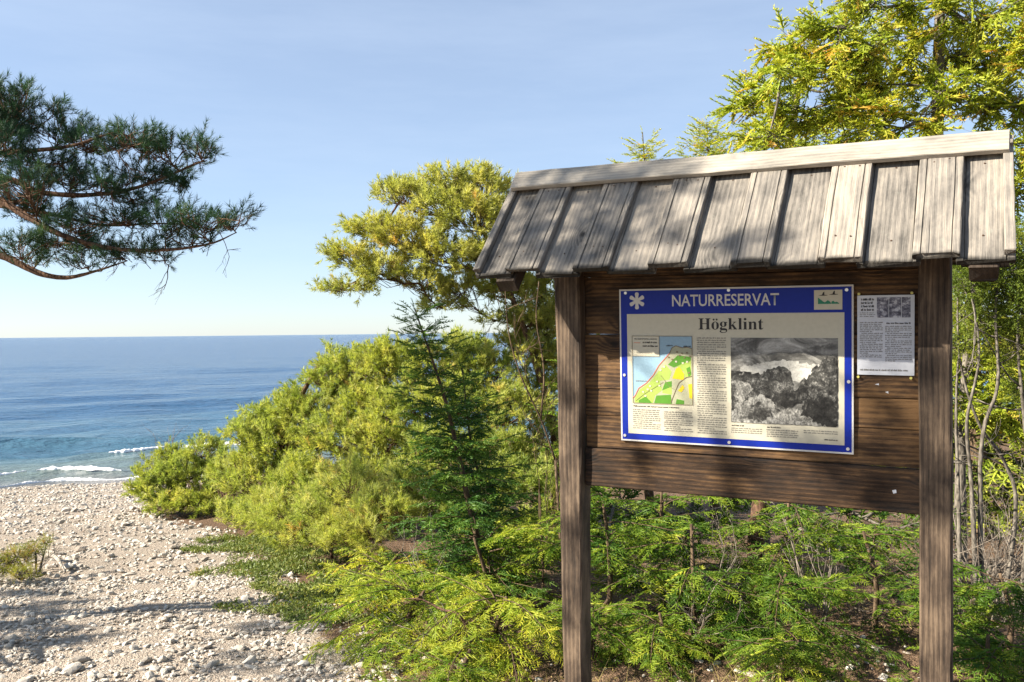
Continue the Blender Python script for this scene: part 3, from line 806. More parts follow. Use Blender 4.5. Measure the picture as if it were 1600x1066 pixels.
sans('NATURRESERVAT', .226, .646, .555, .602, -.0016, M['letter'], sign, 'heading_lettering', so_, .012)
GLYPH = {'H':([(3,0),(3,3),(7,4),(10,5),(12,6),(14,9),(15,12),(15,16),(15,76),(15,80),(14,83),(12,85),(10,86),(7,87),(3,88),(3,91),(48,91),(48,88),(45,87),(43,87),(41,86),(39,86),(38,84),(37,83),(37,81),(37,79),(36,76),(36,50),(68,50),(68,76),(68,79),(68,81),(67,83),(67,84),(66,86),(64,86),(62,87),(60,87),(56,88),(56,91),(101,91),(101,88),(97,87),(94,86),(92,85),(91,83),(90,80),(90,76),(90,16),(90,12),(91,9),(92,7),(94,5),(97,4),(101,3),(101,0),(56,0),(56,3),(61,4),(64,5),(66,6),(67,8),(68,12),(68,16),(68,44),(36,44),(36,16),(37,12),(37,9),(39,6),(41,5),(44,4),(48,3),(48,0)],[(14,16,15),(14,17,16),(38,40,39),(38,41,40),(13,17,14),(13,18,17),(37,41,38),(37,42,41),(13,19,18),(36,42,37),(12,19,13),(36,43,42),(12,20,19),(35,43,36),(12,21,20),(34,43,35),(11,21,12),(34,44,43),(11,22,21),(33,44,34),(33,45,44),(10,22,11),(10,23,22),(32,45,33),(10,24,23),(31,45,32),(31,46,45),(9,24,10),(9,25,24),(30,46,31),(30,47,46),(8,25,9),(8,26,25),(29,47,30),(7,26,8),(7,27,26),(28,47,29),(28,48,47),(7,65,27),(65,28,27),(65,64,28),(64,48,28),(7,66,65),(63,48,64),(6,66,7),(6,67,66),(62,48,63),(62,49,48),(62,50,49),(5,67,6),(5,68,67),(61,50,62),(61,51,50),(4,68,5),(4,69,68),(60,51,61),(60,52,51),(3,69,4),(3,70,69),(59,52,60),(59,53,52),(3,71,70),(2,71,3),(58,53,59),(58,54,53),(2,72,71),(1,72,2),(57,54,58),(0,72,1),(0,73,72),(56,54,57),(56,55,54)],141),'o':([(34,-2),(28,-2),(23,0),(18,2),(14,5),(10,9),(8,14),(5,19),(4,25),(4,31),(4,37),(5,43),(8,48),(10,52),(14,56),(18,59),(23,62),(28,63),(34,64),(39,63),(44,62),(49,60),(53,56),(57,53),(60,48),(62,43),(63,37),(63,31),(63,25),(62,19),(60,14),(57,9),(53,5),(49,2),(44,0),(39,-2),(34,2),(37,3),(40,5),(42,8),(42,10),(43,13),(43,16),(44,20),(44,25),(44,31),(44,41),(43,49),(42,54),(40,57),(37,59),(34,60),(30,59),(28,57),(26,54),(24,49),(24,41),(23,31),(23,25),(24,21),(24,16),(24,13),(25,10),(26,8),(28,5),(30,3)],[(17,19,18),(17,20,19),(16,20,17),(16,21,20),(15,51,16),(51,21,16),(15,52,51),(50,21,51),(50,22,21),(14,52,15),(14,53,52),(49,22,50),(14,54,53),(48,22,49),(48,23,22),(13,54,14),(13,55,54),(47,23,48),(47,24,23),(12,55,13),(46,24,47),(12,56,55),(46,25,24),(11,56,12),(46,26,25),(10,56,11),(45,26,46),(10,57,56),(45,27,26),(9,57,10),(9,58,57),(8,58,9),(44,27,45),(44,28,27),(8,59,58),(43,28,44),(7,59,8),(43,29,28),(7,60,59),(42,29,43),(6,60,7),(42,30,29),(6,61,60),(41,30,42),(5,61,6),(41,31,30),(5,62,61),(40,31,41),(5,63,62),(39,31,40),(4,63,5),(39,32,31),(4,64,63),(38,32,39),(3,64,4),(38,33,32),(37,33,38),(3,65,64),(36,33,37),(3,36,65),(2,36,3),(2,33,36),(2,34,33),(1,34,2),(1,35,34),(0,35,1)],103),'g':([(29,-28),(21,-28),(15,-26),(10,-24),(6,-22),(4,-18),(3,-15),(4,-11),(8,-8),(14,-5),(9,-2),(6,2),(5,6),(5,9),(6,12),(8,15),(11,17),(15,20),(20,22),(12,27),(6,34),(4,42),(5,46),(6,50),(8,54),(11,56),(14,59),(18,61),(22,62),(26,63),(31,64),(37,63),(42,62),(47,61),(63,61),(63,54),(54,54),(56,50),(58,45),(58,41),(58,37),(57,33),(55,30),(53,27),(50,25),(47,23),(43,22),(39,21),(34,21),(33,21),(32,21),(31,21),(30,21),(29,21),(28,21),(26,21),(24,20),(22,19),(21,17),(20,16),(20,14),(21,12),(24,10),(28,10),(35,10),(42,10),(47,9),(52,8),(55,7),(58,5),(61,3),(62,0),(63,-4),(63,-7),(62,-13),(59,-18),(54,-23),(48,-26),(39,-27),(31,25),(34,25),(37,27),(38,29),(39,33),(40,37),(40,42),(40,48),(39,52),(38,55),(37,58),(34,59),(31,59),(29,59),(26,58),(25,55),(24,52),(23,48),(23,42),(23,37),(24,33),(25,29),(26,27),(29,25),(32,-23),(44,-22),(50,-19),(53,-13),(52,-11),(51,-9),(50,-8),(48,-7),(45,-7),(41,-7),(19,-7),(17,-9),(15,-12),(15,-15),(15,-17),(17,-19),(19,-21),(22,-22),(27,-23)],[(29,31,30),(28,31,29),(28,32,31),(27,32,28),(27,33,32),(26,33,27),(26,34,33),(26,91,34),(91,90,34),(90,35,34),(26,92,91),(25,92,26),(25,93,92),(89,35,90),(88,35,89),(25,94,93),(24,94,25),(24,95,94),(87,36,88),(36,35,88),(87,37,36),(23,95,24),(23,96,95),(86,37,87),(22,96,23),(86,38,37),(22,97,96),(85,38,86),(21,97,22),(85,39,38),(20,97,21),(20,98,97),(84,39,85),(84,40,39),(84,41,40),(20,99,98),(83,41,84),(19,99,20),(83,42,41),(19,100,99),(82,42,83),(82,43,42),(19,101,100),(81,43,82),(81,44,43),(18,101,19),(18,102,101),(80,44,81),(18,79,102),(79,44,80),(79,45,44),(18,45,79),(18,46,45),(17,54,18),(54,46,18),(54,47,46),(54,53,47),(53,52,47),(52,48,47),(17,55,54),(51,48,52),(50,48,51),(49,48,50),(17,56,55),(17,57,56),(16,57,17),(16,58,57),(16,59,58),(15,59,16),(15,60,59),(14,60,15),(14,61,60),(13,61,14),(13,62,61),(13,63,62),(13,64,63),(13,65,64),(13,66,65),(12,66,13),(12,67,66),(12,68,67),(12,69,68),(11,69,12),(11,70,69),(11,71,70),(10,71,11),(10,72,71),(9,72,10),(9,73,72),(8,113,9),(113,112,9),(112,73,9),(8,114,113),(111,73,112),(110,73,111),(110,109,73),(109,74,73),(7,114,8),(108,74,109),(7,115,114),(107,74,108),(6,115,7),(106,74,107),(6,116,115),(105,74,106),(105,75,74),(6,117,116),(5,117,6),(5,118,117),(4,118,5),(105,76,75),(104,76,105),(4,119,118),(4,120,119),(3,120,4),(3,121,120),(103,76,104),(103,77,76),(3,103,121),(3,77,103),(2,77,3),(2,78,77),(1,78,2),(1,0,78)],101),'k':([(3,0),(3,3),(6,4),(8,4),(9,5),(10,7),(10,9),(10,11),(10,80),(10,82),(10,84),(9,86),(8,87),(7,88),(4,88),(4,91),(30,91),(30,34),(45,50),(47,52),(48,54),(49,56),(48,57),(46,58),(42,59),(41,59),(41,62),(69,62),(69,59),(64,58),(59,56),(55,52),(44,42),(69,7),(71,5),(73,4),(75,3),(75,0),(42,0),(42,3),(43,3),(46,4),(47,5),(48,6),(48,7),(47,9),(46,10),(33,29),(30,27),(30,11),(30,9),(30,7),(31,5),(32,4),(34,4),(36,3),(36,0)],[(14,16,15),(14,13,16),(13,12,16),(12,11,16),(11,10,16),(10,17,16),(9,17,10),(8,17,9),(7,17,8),(25,27,26),(25,28,27),(24,28,25),(23,28,24),(23,29,28),(22,29,23),(22,30,29),(21,30,22),(20,30,21),(20,31,30),(19,31,20),(19,32,31),(18,32,19),(17,32,18),(17,33,32),(7,47,17),(47,33,17),(7,48,47),(46,33,47),(7,49,48),(6,49,7),(6,50,49),(45,33,46),(6,51,50),(5,51,6),(44,33,45),(43,33,44),(43,34,33),(5,52,51),(4,52,5),(42,34,43),(4,53,52),(3,53,4),(42,35,34),(41,35,42),(3,54,53),(2,54,3),(41,36,35),(2,55,54),(40,36,41),(1,55,2),(0,55,1),(0,56,55),(38,40,39),(38,36,40),(38,37,36)],108),'l':([(4,0),(4,3),(6,4),(8,4),(9,5),(10,6),(10,9),(10,11),(10,80),(10,82),(10,84),(9,86),(8,87),(7,88),(4,88),(4,91),(30,91),(30,11),(30,9),(30,7),(31,5),(32,4),(34,4),(36,3),(36,0)],[(14,16,15),(14,13,16),(13,12,16),(12,11,16),(11,10,16),(10,17,16),(9,17,10),(8,17,9),(7,17,8),(6,17,7),(6,18,17),(6,19,18),(5,19,6),(5,20,19),(4,20,5),(4,21,20),(3,21,4),(3,22,21),(2,22,3),(2,23,22),(1,23,2),(0,23,1),(0,24,23)],76),'i':([(4,0),(4,3),(6,4),(8,4),(9,5),(10,6),(10,9),(10,11),(10,50),(10,53),(10,56),(9,57),(8,58),(6,58),(4,59),(4,62),(30,62),(30,11),(30,9),(30,7),(31,5),(32,4),(34,4),(36,3),(36,0),(20,72),(17,73),(15,74),(13,75),(11,77),(10,80),(10,82),(10,85),(11,88),(13,90),(15,91),(17,92),(20,93),(23,92),(25,91),(27,90),(29,88),(30,85),(30,82),(30,80),(29,77),(27,75),(25,74),(23,73)],[(36,38,37),(35,38,36),(35,39,38),(34,39,35),(34,40,39),(33,40,34),(33,41,40),(32,41,33),(32,42,41),(31,42,32),(31,43,42),(30,43,31),(30,44,43),(29,44,30),(29,45,44),(28,45,29),(28,46,45),(27,46,28),(27,47,46),(26,47,27),(26,48,47),(25,48,26),(14,16,15),(14,13,16),(13,12,16),(12,11,16),(11,17,16),(10,17,11),(9,17,10),(8,17,9),(7,17,8),(6,17,7),(6,18,17),(6,19,18),(5,19,6),(5,20,19),(4,20,5),(4,21,20),(3,21,4),(3,22,21),(2,22,3),(2,23,22),(1,23,2),(0,23,1),(0,24,23)],76),'n':([(4,0),(4,3),(6,3),(8,4),(9,5),(10,7),(10,9),(10,11),(10,51),(10,53),(10,55),(9,57),(8,58),(6,59),(4,59),(4,62),(30,62),(30,53),(35,59),(41,63),(49,64),(58,61),(64,54),(66,42),(66,11),(66,9),(67,7),(67,5),(69,4),(70,3),(73,3),(73,0),(40,0),(40,3),(41,3),(45,4),(46,7),(47,11),(47,43),(47,47),(46,49),(46,52),(45,53),(43,54),(41,54),(37,53),(33,51),(30,47),(30,11),(30,9),(30,7),(31,5),(32,4),(34,3),(36,3),(36,0)],[(19,21,20),(18,21,19),(14,16,15),(14,13,16),(13,17,16),(18,22,21),(17,44,18),(44,22,18),(12,17,13),(11,17,12),(10,17,11),(9,17,10),(17,45,44),(43,22,44),(43,23,22),(42,23,43),(9,45,17),(9,46,45),(8,46,9),(41,23,42),(40,23,41),(8,47,46),(7,47,8),(39,23,40),(7,48,47),(38,23,39),(37,23,38),(37,24,23),(6,48,7),(6,49,48),(36,24,37),(36,25,24),(6,50,49),(36,26,25),(5,50,6),(35,26,36),(5,51,50),(35,27,26),(4,51,5),(4,52,51),(35,28,27),(3,52,4),(3,53,52),(35,29,28),(2,53,3),(34,29,35),(2,54,53),(34,30,29),(1,54,2),(0,54,1),(0,55,54),(32,34,33),(32,30,34),(32,31,30)],112),'t':([(25,-2),(20,-1),(16,0),(13,2),(11,5),(10,9),(10,14),(10,56),(4,56),(4,60),(9,65),(14,69),(18,74),(21,78),(24,81),(26,85),(29,85),(29,62),(42,62),(42,56),(29,56),(29,16),(29,14),(29,12),(30,10),(31,9),(32,8),(34,8),(37,9),(39,11),(41,15),(44,13),(40,5),(33,0)],[(14,16,15),(14,17,16),(13,17,14),(12,17,13),(11,17,12),(10,17,11),(9,17,10),(9,18,17),(9,19,18),(8,19,9),(7,19,8),(6,20,7),(20,19,7),(6,21,20),(6,22,21),(29,31,30),(5,22,6),(5,23,22),(29,32,31),(5,24,23),(28,32,29),(5,25,24),(4,25,5),(4,26,25),(27,32,28),(4,27,26),(4,32,27),(3,32,4),(3,33,32),(2,33,3),(1,33,2),(1,0,33)],82)}
polys = []; penx = 0
for ch in 'Hogklint':
    V, T, adv = GLYPH[ch]
    dx = penx
    for t in T: polys.append([((V[k][0] + dx), V[k][1]) for k in t])
    if ch == 'o':
        for cx in (22, 46): polys.append([(cx + dx + 8 * math.cos(a), 80 + 8 * math.sin(a)) for a in np.linspace(0, 2 * math.pi, 12, endpoint=False)])
    penx += max(p[0] for p in V) + 3
sx = (.587 - .333) / (penx - 6); sz = .044 / 91
flatmesh('title_lettering', [[(.333 + (x - 3) * sx, .463 + z * sz) for x, z in p] for p in polys], LY, M['black'], sign, so_)

# six-petalled white flower emblem
pet = []
for k in range(6):
    a = math.pi / 2 + k * math.pi / 3; ca, sa = math.cos(a), math.sin(a)
    q = [(.004, -.0055), (.020, -.0068), (.027, -.0085), (.033, -.0066), (.0350, 0), (.033, .0066), (.027, .0085), (.020, .0068), (.004, .0055)]
    pet.append([(.077 + u * ca - v * sa, .580 + u * sa + v * ca) for u, v in q])
pet.append(circ(.077, .58, .011, 12))
for k, p in enumerate(pet):
    pass
flatmesh('flower_emblem', pet[:6], -.00165, M['letter'], sign, so_)
flatmesh('flower_emblem_centre', [pet[6]], -.0020, M['letter'], sign, so_)

# bird and hills emblem
em = sp('emblem_plate', rect(.774, .874, .537, .610), 1, M['cream'])
flatmesh('emblem_hills', [[(.788, .558), (.788, .582), (.797, .575), (.808, .566), (.813, .564), (.818, .568), (.823, .572), (.829, .568), (.835, .561), (.835, .558)],
                          [(.836, .558), (.836, .566), (.843, .570), (.848, .564), (.855, .566), (.863, .560), (.863, .558)]], LY, M['emblem_green'], em, so_)
for cx, cz in ((.806, .590), (.843, .593)):
    flatmesh('emblem_bird', [[(cx - .017, cz), (cx - .004, cz + .002), (cx + .001, cz + .012), (cx + .005, cz + .014), (cx + .005, cz + .002), (cx + .016, cz + .001), (cx + .016, cz - .0005), (cx + .004, cz - .0015), (cx - .006, cz - .0012)]], LY, M['black'], em, so_)


def words(name, x0, x1, ztop, zbot, pitch, h, y, mat, parent, off, seed, par=7):
    """rows of tiny print too small to read"""
    r_ = random.Random(seed); P = []; z = ztop; row = 0
    while z - h > zbot:
        end = x1 if (row % par) != par - 1 else x0 + (x1 - x0) * r_.uniform(.3, .75)
        x = x0 + (.006 if row % par == 0 and row else 0)
        while x < end - .004:
            w = min(r_.uniform(.004, .019), end - x)
            # a word is a run of strokes
            k = x
            while k < x + w:
                sw = r_.uniform(.0011, .0026); hh = h * r_.choice((.75, .8, 1.0, 1.15))
                P.append([(k, z - h), (min(k + sw, x + w), z - h), (min(k + sw, x + w), z - h + hh), (k, z - h + hh)])
                k += sw + r_.uniform(.0004, .0009)
            x += w + .0028
        z -= pitch; row += 1
    return flatmesh(name, P, y, mat, parent, off)


sans('Välkommen till naturreservatet Högklint', .054, .251, .142, .150, LY, M['black'], sign, 'heading_lettering', so_, .02)
words('text_column', .054, .172, .134, .050, .0084, .0042, LY, M['grey_print'], sign, so_, 1)
words('text_column', .187, .307, .130, .046, .0084, .0042, LY, M['grey_print'], sign, so_, 2, 4)
words('text_column', .326, .443, .431, .048, .0088, .0044, LY, M['grey_print'], sign, so_, 3, 6)
words('picture_caption', .461, .580, .078, .052, .0082, .004, LY, M['grey_print'], sign, so_, 5)
words('picture_caption', .597, .715, .078, .048, .0082, .004, LY, M['grey_print'], sign, so_, 6)
words('picture_caption', .735, .858, .083, .066, .0082, .004, LY, M['grey_print'], sign, so_, 7)
words('picture_caption', .463, .51, .089, .083, .008, .005, LY, M['black'], sign, so_, 8)
words('picture_caption', .599, .65, .089, .083, .008, .005, LY, M['black'], sign, so_, 9)
words('picture_caption', .81, .857, .052, .044, .008, .0045, LY, M['black'], sign, so_, 10)
for (x, z) in ((.028, .613), (.889, .609), (.0185, .274), (.896, .270), (.017, .022), (.452, .018), (.893, .0195), (.454, .6165)):
    prism('screw', circ(x, z, .0062, 12), -.0034, -.0006, M['zinc'], sign, so_)

# map
def mapuv(l): return [(.055 + u * .252, .436 - v * .276) for u, v in l]
mp_ = sp('map_picture', mapuv([(0, 0), (1, 0), (1, 1), (0, 1)]), 2, M['map_blue'])
coast = [(0, .93), (.04, .89), (.10, .78), (.23, .70), (.35, .58), (.45, .43), (.555, .325), (.63, .25), (.67, .17), (.735, .14), (.84, .17), (.92, .16), (1, .18), (1, 1), (0, 1)]
def mlay(k): return -.0024 - .00025 * k
flatmesh('map_land', [mapuv(coast)], mlay(0), M['map_pale'], mp_, so_)
for p in ([(.03, .93), (.12, .80), (.30, .68), (.46, .50), (.56, .42), (.66, .52), (.62, .64), (.46, .66), (.50, .80), (.38, .88), (.34, .995), (.03, .995)], [(.60, .42), (.98, .33), (.98, .60), (.88, .60), (.86, .52), (.74, .44)], [(.52, .72), (.66, .70), (.66, .86), (.50, .84)]):
    flatmesh('map_meadow', [mapuv(p)], mlay(1), M['map_lime'], mp_, so_)
for p in ([(.40, .88), (.64, .86), (.66, .995), (.36, .995)], [(.60, .42), (.76, .28), (.98, .30), (.97, .36), (.84, .40), (.70, .46)], [(.10, .96), (.22, .90), (.33, .995), (.10, .995)], [(.74, .92), (.86, .94), (.86, .995), (.72, .995)], [(.55, .68), (.66, .66), (.66, .74), (.50, .80)], [(.90, .47), (.96, .44), (.985, .55), (.94, .60)]):
    flatmesh('map_wood', [mapuv(p)], mlay(2), M['map_green'], mp_, so_)
for p in ([(.735, .47), (.79, .45), (.865, .55), (.865, .64), (.67, .62)], [(.93, .70), (.995, .69), (.995, .91), (.95, .90)], [(.76, .80), (.84, .71), (.87, .75), (.82, .82)]):
    flatmesh('map_field', [mapuv(p)], mlay(3), M['map_yellow'], mp_, so_)


def ribbon(pts, w):
    out = []
    for a, b in zip(pts[:-1], pts[1:]):
        a, b = Vector(a), Vector(b); d = (b - a).normalized(); nn = Vector((-d.y, d.x)) * w / 2
        out.append([tuple(a - nn), tuple(b - nn), tuple(b + nn), tuple(a + nn)])
    return out


flatmesh('map_boundary', ribbon(mapuv(coast[:8]), .0026), mlay(5), M['map_red'], mp_, so_)
flatmesh('map_shoreline', ribbon(mapuv(coast[7:13]), .0030), mlay(4), M['map_brown'], mp_, so_)
flatmesh('map_road', ribbon(mapuv([(.05, .97), (.2, .86), (.38, .76), (.52, .68)]), .0016) + ribbon(mapuv([(.48, .58), (.62, .74), (.7, .78)]), .0016) + ribbon(mapuv([(.64, .98), (.72, .80), (.78, .68), (.9, .6), (.99, .58)]), .0026), mlay(5), M['map_brown'], mp_, so_)
flatmesh('map_specks', [mapuv([(u, v), (u + .03, v), (u + .03, v + .022), (u, v + .02)]) for u, v in ((.74, .22), (.82, .24), (.90, .23), (.95, .28), (.78, .27), (.60, .30), (.86, .30), (.93, .52), (.66, .33))], mlay(6), M['map_brown'], mp_, so_)
flatmesh('map_specks', [mapuv([(u, v), (u + .035, v), (u + .03, v + .026), (u, v + .022)]) for u, v in ((.16, .82), (.24, .78), (.30, .80), (.20, .88), (.28, .73), (.46, .49), (.52, .44), (.72, .36), (.83, .38), (.90, .36), (.44, .72), (.40, .66))], mlay(6), M['cream'], mp_, so_)
lg = sp('map_legend', mapuv([(0, 0), (.46, 0), (.46, .30), (0, .30)]), 3, M['cream'], mp_)
sans('TECKENFÖRKLARING', *[mapuv([(.03, 0)])[0][0], mapuv([(.42, 0)])[0][0]], mapuv([(0, .055)])[0][1], mapuv([(0, .03)])[0][1], -.0032, M['black'], lg, 'legend_lettering', so_, .02)
words('legend_lettering', *[mapuv([(.18, 0)])[0][0], mapuv([(.43, 0)])[0][0]], mapuv([(0, .085)])[0][1], mapuv([(0, .17)])[0][1], .015, .006, -.0032, M['black'], lg, so_, 21)
flatmesh('legend_mark', ribbon(mapuv([(.03, .10), (.14, .10)]), .002), -.0032, M['map_red'], lg, so_)
flatmesh('legend_scale', ribbon(mapuv([(.08, .23), (.08, .25), (.34, .25)]), .0015), -.0032, M['black'], lg, so_)
words('map_name', *[mapuv([(.58, 0)])[0][0], mapuv([(.68, 0)])[0][0]], mapuv([(0, .13)])[0][1], mapuv([(0, .16)])[0][1], .02, .005, mlay(6), M['black'], mp_, so_, 22)
words('map_name', *[mapuv([(.86, 0)])[0][0], mapuv([(.98, 0)])[0][0]], mapuv([(0, .14)])[0][1], mapuv([(0, .17)])[0][1], .02, .005, mlay(6), M['black'], mp_, so_, 23)
words('map_name', *[mapuv([(.05, 0)])[0][0], mapuv([(.24, 0)])[0][0]], mapuv([(0, .66)])[0][1], mapuv([(0, .69)])[0][1], .02, .004, mlay(6), M['grey_print'], mp_, so_, 24)
bw = ribbon(mapuv([(0, 0), (1, 0), (1, 1), (0, 1), (0, 0)]), .002) + ribbon(mapuv([(.46, 0), (.46, .30), (0, .30)]), .0016)
flatmesh('map_border', bw, -.0046, M['map_brown'], mp_, so_)

# old landscape picture in grey print: storm clouds, a wooded cliff above the sea, rocks and trees in front
def print_mat(name, stops, sx, sz, rot=0, detail=6, dist=.8, fine=.35):
    m = NT(name); c = m.coord('Object')
    def mpn(a_, b_, r_=0):
        n_ = m.new('ShaderNodeMapping'); m.l.new(c, n_.inputs[0]); n_.inputs['Scale'].default_value = (a_, 1, b_); n_.inputs['Rotation'].default_value = (0, r_, 0); return n_.outputs[0]
    f = m.math('ADD', m.math('MULTIPLY', m.noise(mpn(sx, sz, rot), 1, detail, .68, dist), 1 - fine), m.math('MULTIPLY', m.noise(mpn(150, 120), 1, 3, .7), fine))
    return m.fin(m.ramp(f, stops), .4, spec=.35)


G3 = lambda k: (k, k * .98, k * .88)
pm_sky = print_mat('print_clouds', [(.36, G3(.03)), (.47, G3(.085)), (.57, G3(.22)), (.68, G3(.42))], 8, 17, .4, 5, 1.0, .12)
pm_pale = print_mat('print_pale_band', [(.38, G3(.22)), (.60, G3(.48))], 16, 30, .1)
pm_cliff = print_mat('print_cliff', [(.40, G3(.006)), (.52, G3(.05)), (.60, G3(.19)), (.70, G3(.42))], 30, 34)
pm_dark = print_mat('print_dark', [(.42, G3(.004)), (.55, G3(.025)), (.64, G3(.12)), (.74, G3(.3))], 30, 26)
pm_rock = print_mat('print_rock', [(.38, G3(.02)), (.48, G3(.12)), (.57, G3(.30)), (.68, G3(.47))], 34, 28)
pic = sp('landscape_picture', rect(.461, .859, .099, .431), 2, pm_sky)
rj = random.Random(5)


def pshape(name, pts, mat, k, jag=.02, step=.02):
    """picture area with a ragged outline; u, v run 0..1 over the picture"""
    out = []
    for (a, b), (c, d) in zip(pts, pts[1:] + pts[:1]):
        n = max(1, int(math.hypot(c - a, d - b) / step))
        for i in range(n):
            u, v = a + (c - a) * i / n, b + (d - b) * i / n
            u += rj.uniform(-jag, jag) * .6; v += rj.uniform(-jag, jag)
            out.append((.461 + min(1, max(0, u)) * .398, .099 + min(1, max(0, v)) * .332))
    flatmesh(name, [out], -.0023 - .0002 * k, mat, pic, so_)


pshape('picture_horizon', [(.08, .50), (1, .52), (1, .66), (.8, .70), (.5, .74), (.3, .70), (.1, .66)], pm_pale, 1)
pshape('picture_sea', [(0, .48), (.2, .48), (.2, .60), (0, .61)], pm_dark, 2, .004)
pshape('picture_cliff', [(0, .10), (0, .53), (.07, .56), (.12, .60), (.18, .565), (.30, .59), (.40, .66), (.50, .68), (.57, .62), (.60, .46), (.62, .30), (.5, .1)], pm_cliff, 3, .016)
pshape('picture_cliff_face', [(.03, .18), (.04, .50), (.16, .48), (.22, .40), (.14, .30), (.10, .18)], pm_rock, 4, .015)
pshape('picture_trees', [(.62, .40), (.68, .52), (.74, .56), (.78, .66), (.84, .70), (.88, .80), (.92, .74), (.96, .82), (1, .78), (1, .28), (.8, .26), (.66, .30)], pm_cliff, 5, .028)
pshape('picture_gully', [(.34, .26), (.44, .34), (.60, .40), (.72, .44), (.74, .34), (.66, .24), (.54, .20)], pm_dark, 6, .02)
pshape('picture_rocks', [(0, 0), (0, .12), (.08, .20), (.18, .30), (.30, .34), (.38, .27), (.46, .18), (.60, .20), (.72, .14), (.84, .06), (.9, 0)], pm_rock, 7, .018)
pshape('picture_wood', [(.66, .12), (.70, .28), (.78, .34), (.88, .36), (.95, .30), (1, .32), (1, 0), (.86, 0), (.76, .08)], pm_dark, 8, .025)
pshape('picture_hollow', [(.16, .06), (.20, .20), (.28, .25), (.36, .20), (.40, .10), (.30, .03)], pm_cliff, 9, .02)

# ------------------------------------------------------------------ the small paper notice
no_ = Vector((1.02, 0, .296))
note = empty('paper_notice', (0, 0, 0), 'white typed paper notice in a plastic sleeve pinned beside the blue sign', 'notice')
note.matrix_world = K @ Matrix.Translation(no_)
NY = .0060
prism('sheet', rect(.925, 1.117, .297, .587), NY - .0012, NY, M['paper'], note, no_)
m = NT('photo_print')
M['photo'] = m.fin(m.ramp(m.noise(m.coord(scale=(45, 1, 60)), 1, 4, .7), [(.38, (.03, .03, .05)), (.52, (.16, .16, .2)), (.62, (.45, .46, .5))]), .4)
for x0, x1 in ((.992, 1.031), (1.033, 1.073), (1.075, 1.104)):
    prism('photograph', rect(x0, x1, .506, .579), NY - .0020, NY - .0011, M['photo'], note, no_)
words('notice_heading', .938, .982, .576, .531, .0125, .0075, NY - .0019, M['black'], note, no_, 31, 9)
words('notice_text', .934, .986, .525, .506, .0065, .0032, NY - .0019, M['grey_print'], note, no_, 32)
words('notice_text', .934, 1.012, .490, .358, .0066, .0036, NY - .0019, M['grey_print'], note, no_, 33, 6)
words('notice_text', 1.020, 1.108, .476, .345, .0066, .0034, NY - .0019, M['grey_print'], note, no_, 34, 4)
words('notice_heading', 1.024, 1.104, .488, .480, .009, .0055, NY - .0019, M['black'], note, no_, 35)
words('notice_text', .936, 1.10, .318, .305, .02, .006, NY - .0019, M['grey_print'], note, no_, 36)
for x, z in ((.931, .593), (1.108, .5935), (.9285, .289), (1.106, .2885)):
    prism('pin', circ(x, z, .0048, 10), NY - .007, NY + .003, M['brass'], note, no_)

# ------------------------------------------------------------------ plants: leaf templates
def tri_needles(p, d, L, w):
    """one thin triangle per needle: base p, direction d, length L, width w"""
    n = len(p); d = nrm(d); L = np.broadcast_to(L, (n,))[:, None]
    side = nrm(np.cross(d, rng.normal(size=(n, 3)))) * (w / 2)
    v = np.stack([p - side, p + side, p + d * L], 1).reshape(-1, 3)
    return v, np.arange(n * 3).reshape(-1, 3)


def around(ax, ang, n):
    """directions at angle ang from axis ax (n x 3)"""
    R = frames(ax); a = rng.uniform(0, 2 * np.pi, n)
    return R[:, :, 0] * np.cos(ang)[:, None] + np.sin(ang)[:, None] * (R[:, :, 1] * np.cos(a)[:, None] + R[:, :, 2] * np.sin(a)[:, None])


def pine_tuft(n, w, L=.05, shoot=.085):
    t = rng.uniform(0, 1, n) ** .8
    p = np.stack([t * shoot, rng.normal(size=n) * .001, rng.normal(size=n) * .001], 1)
    ang = np.radians(rng.uniform(32, 62, n) * (1 - .55 * t) + 8)
    d = around(np.tile([1., 0, 0], (n, 1)), ang, n)
    return tri_needles(p, d, L * rng.uniform(.75, 1.1, n), w)


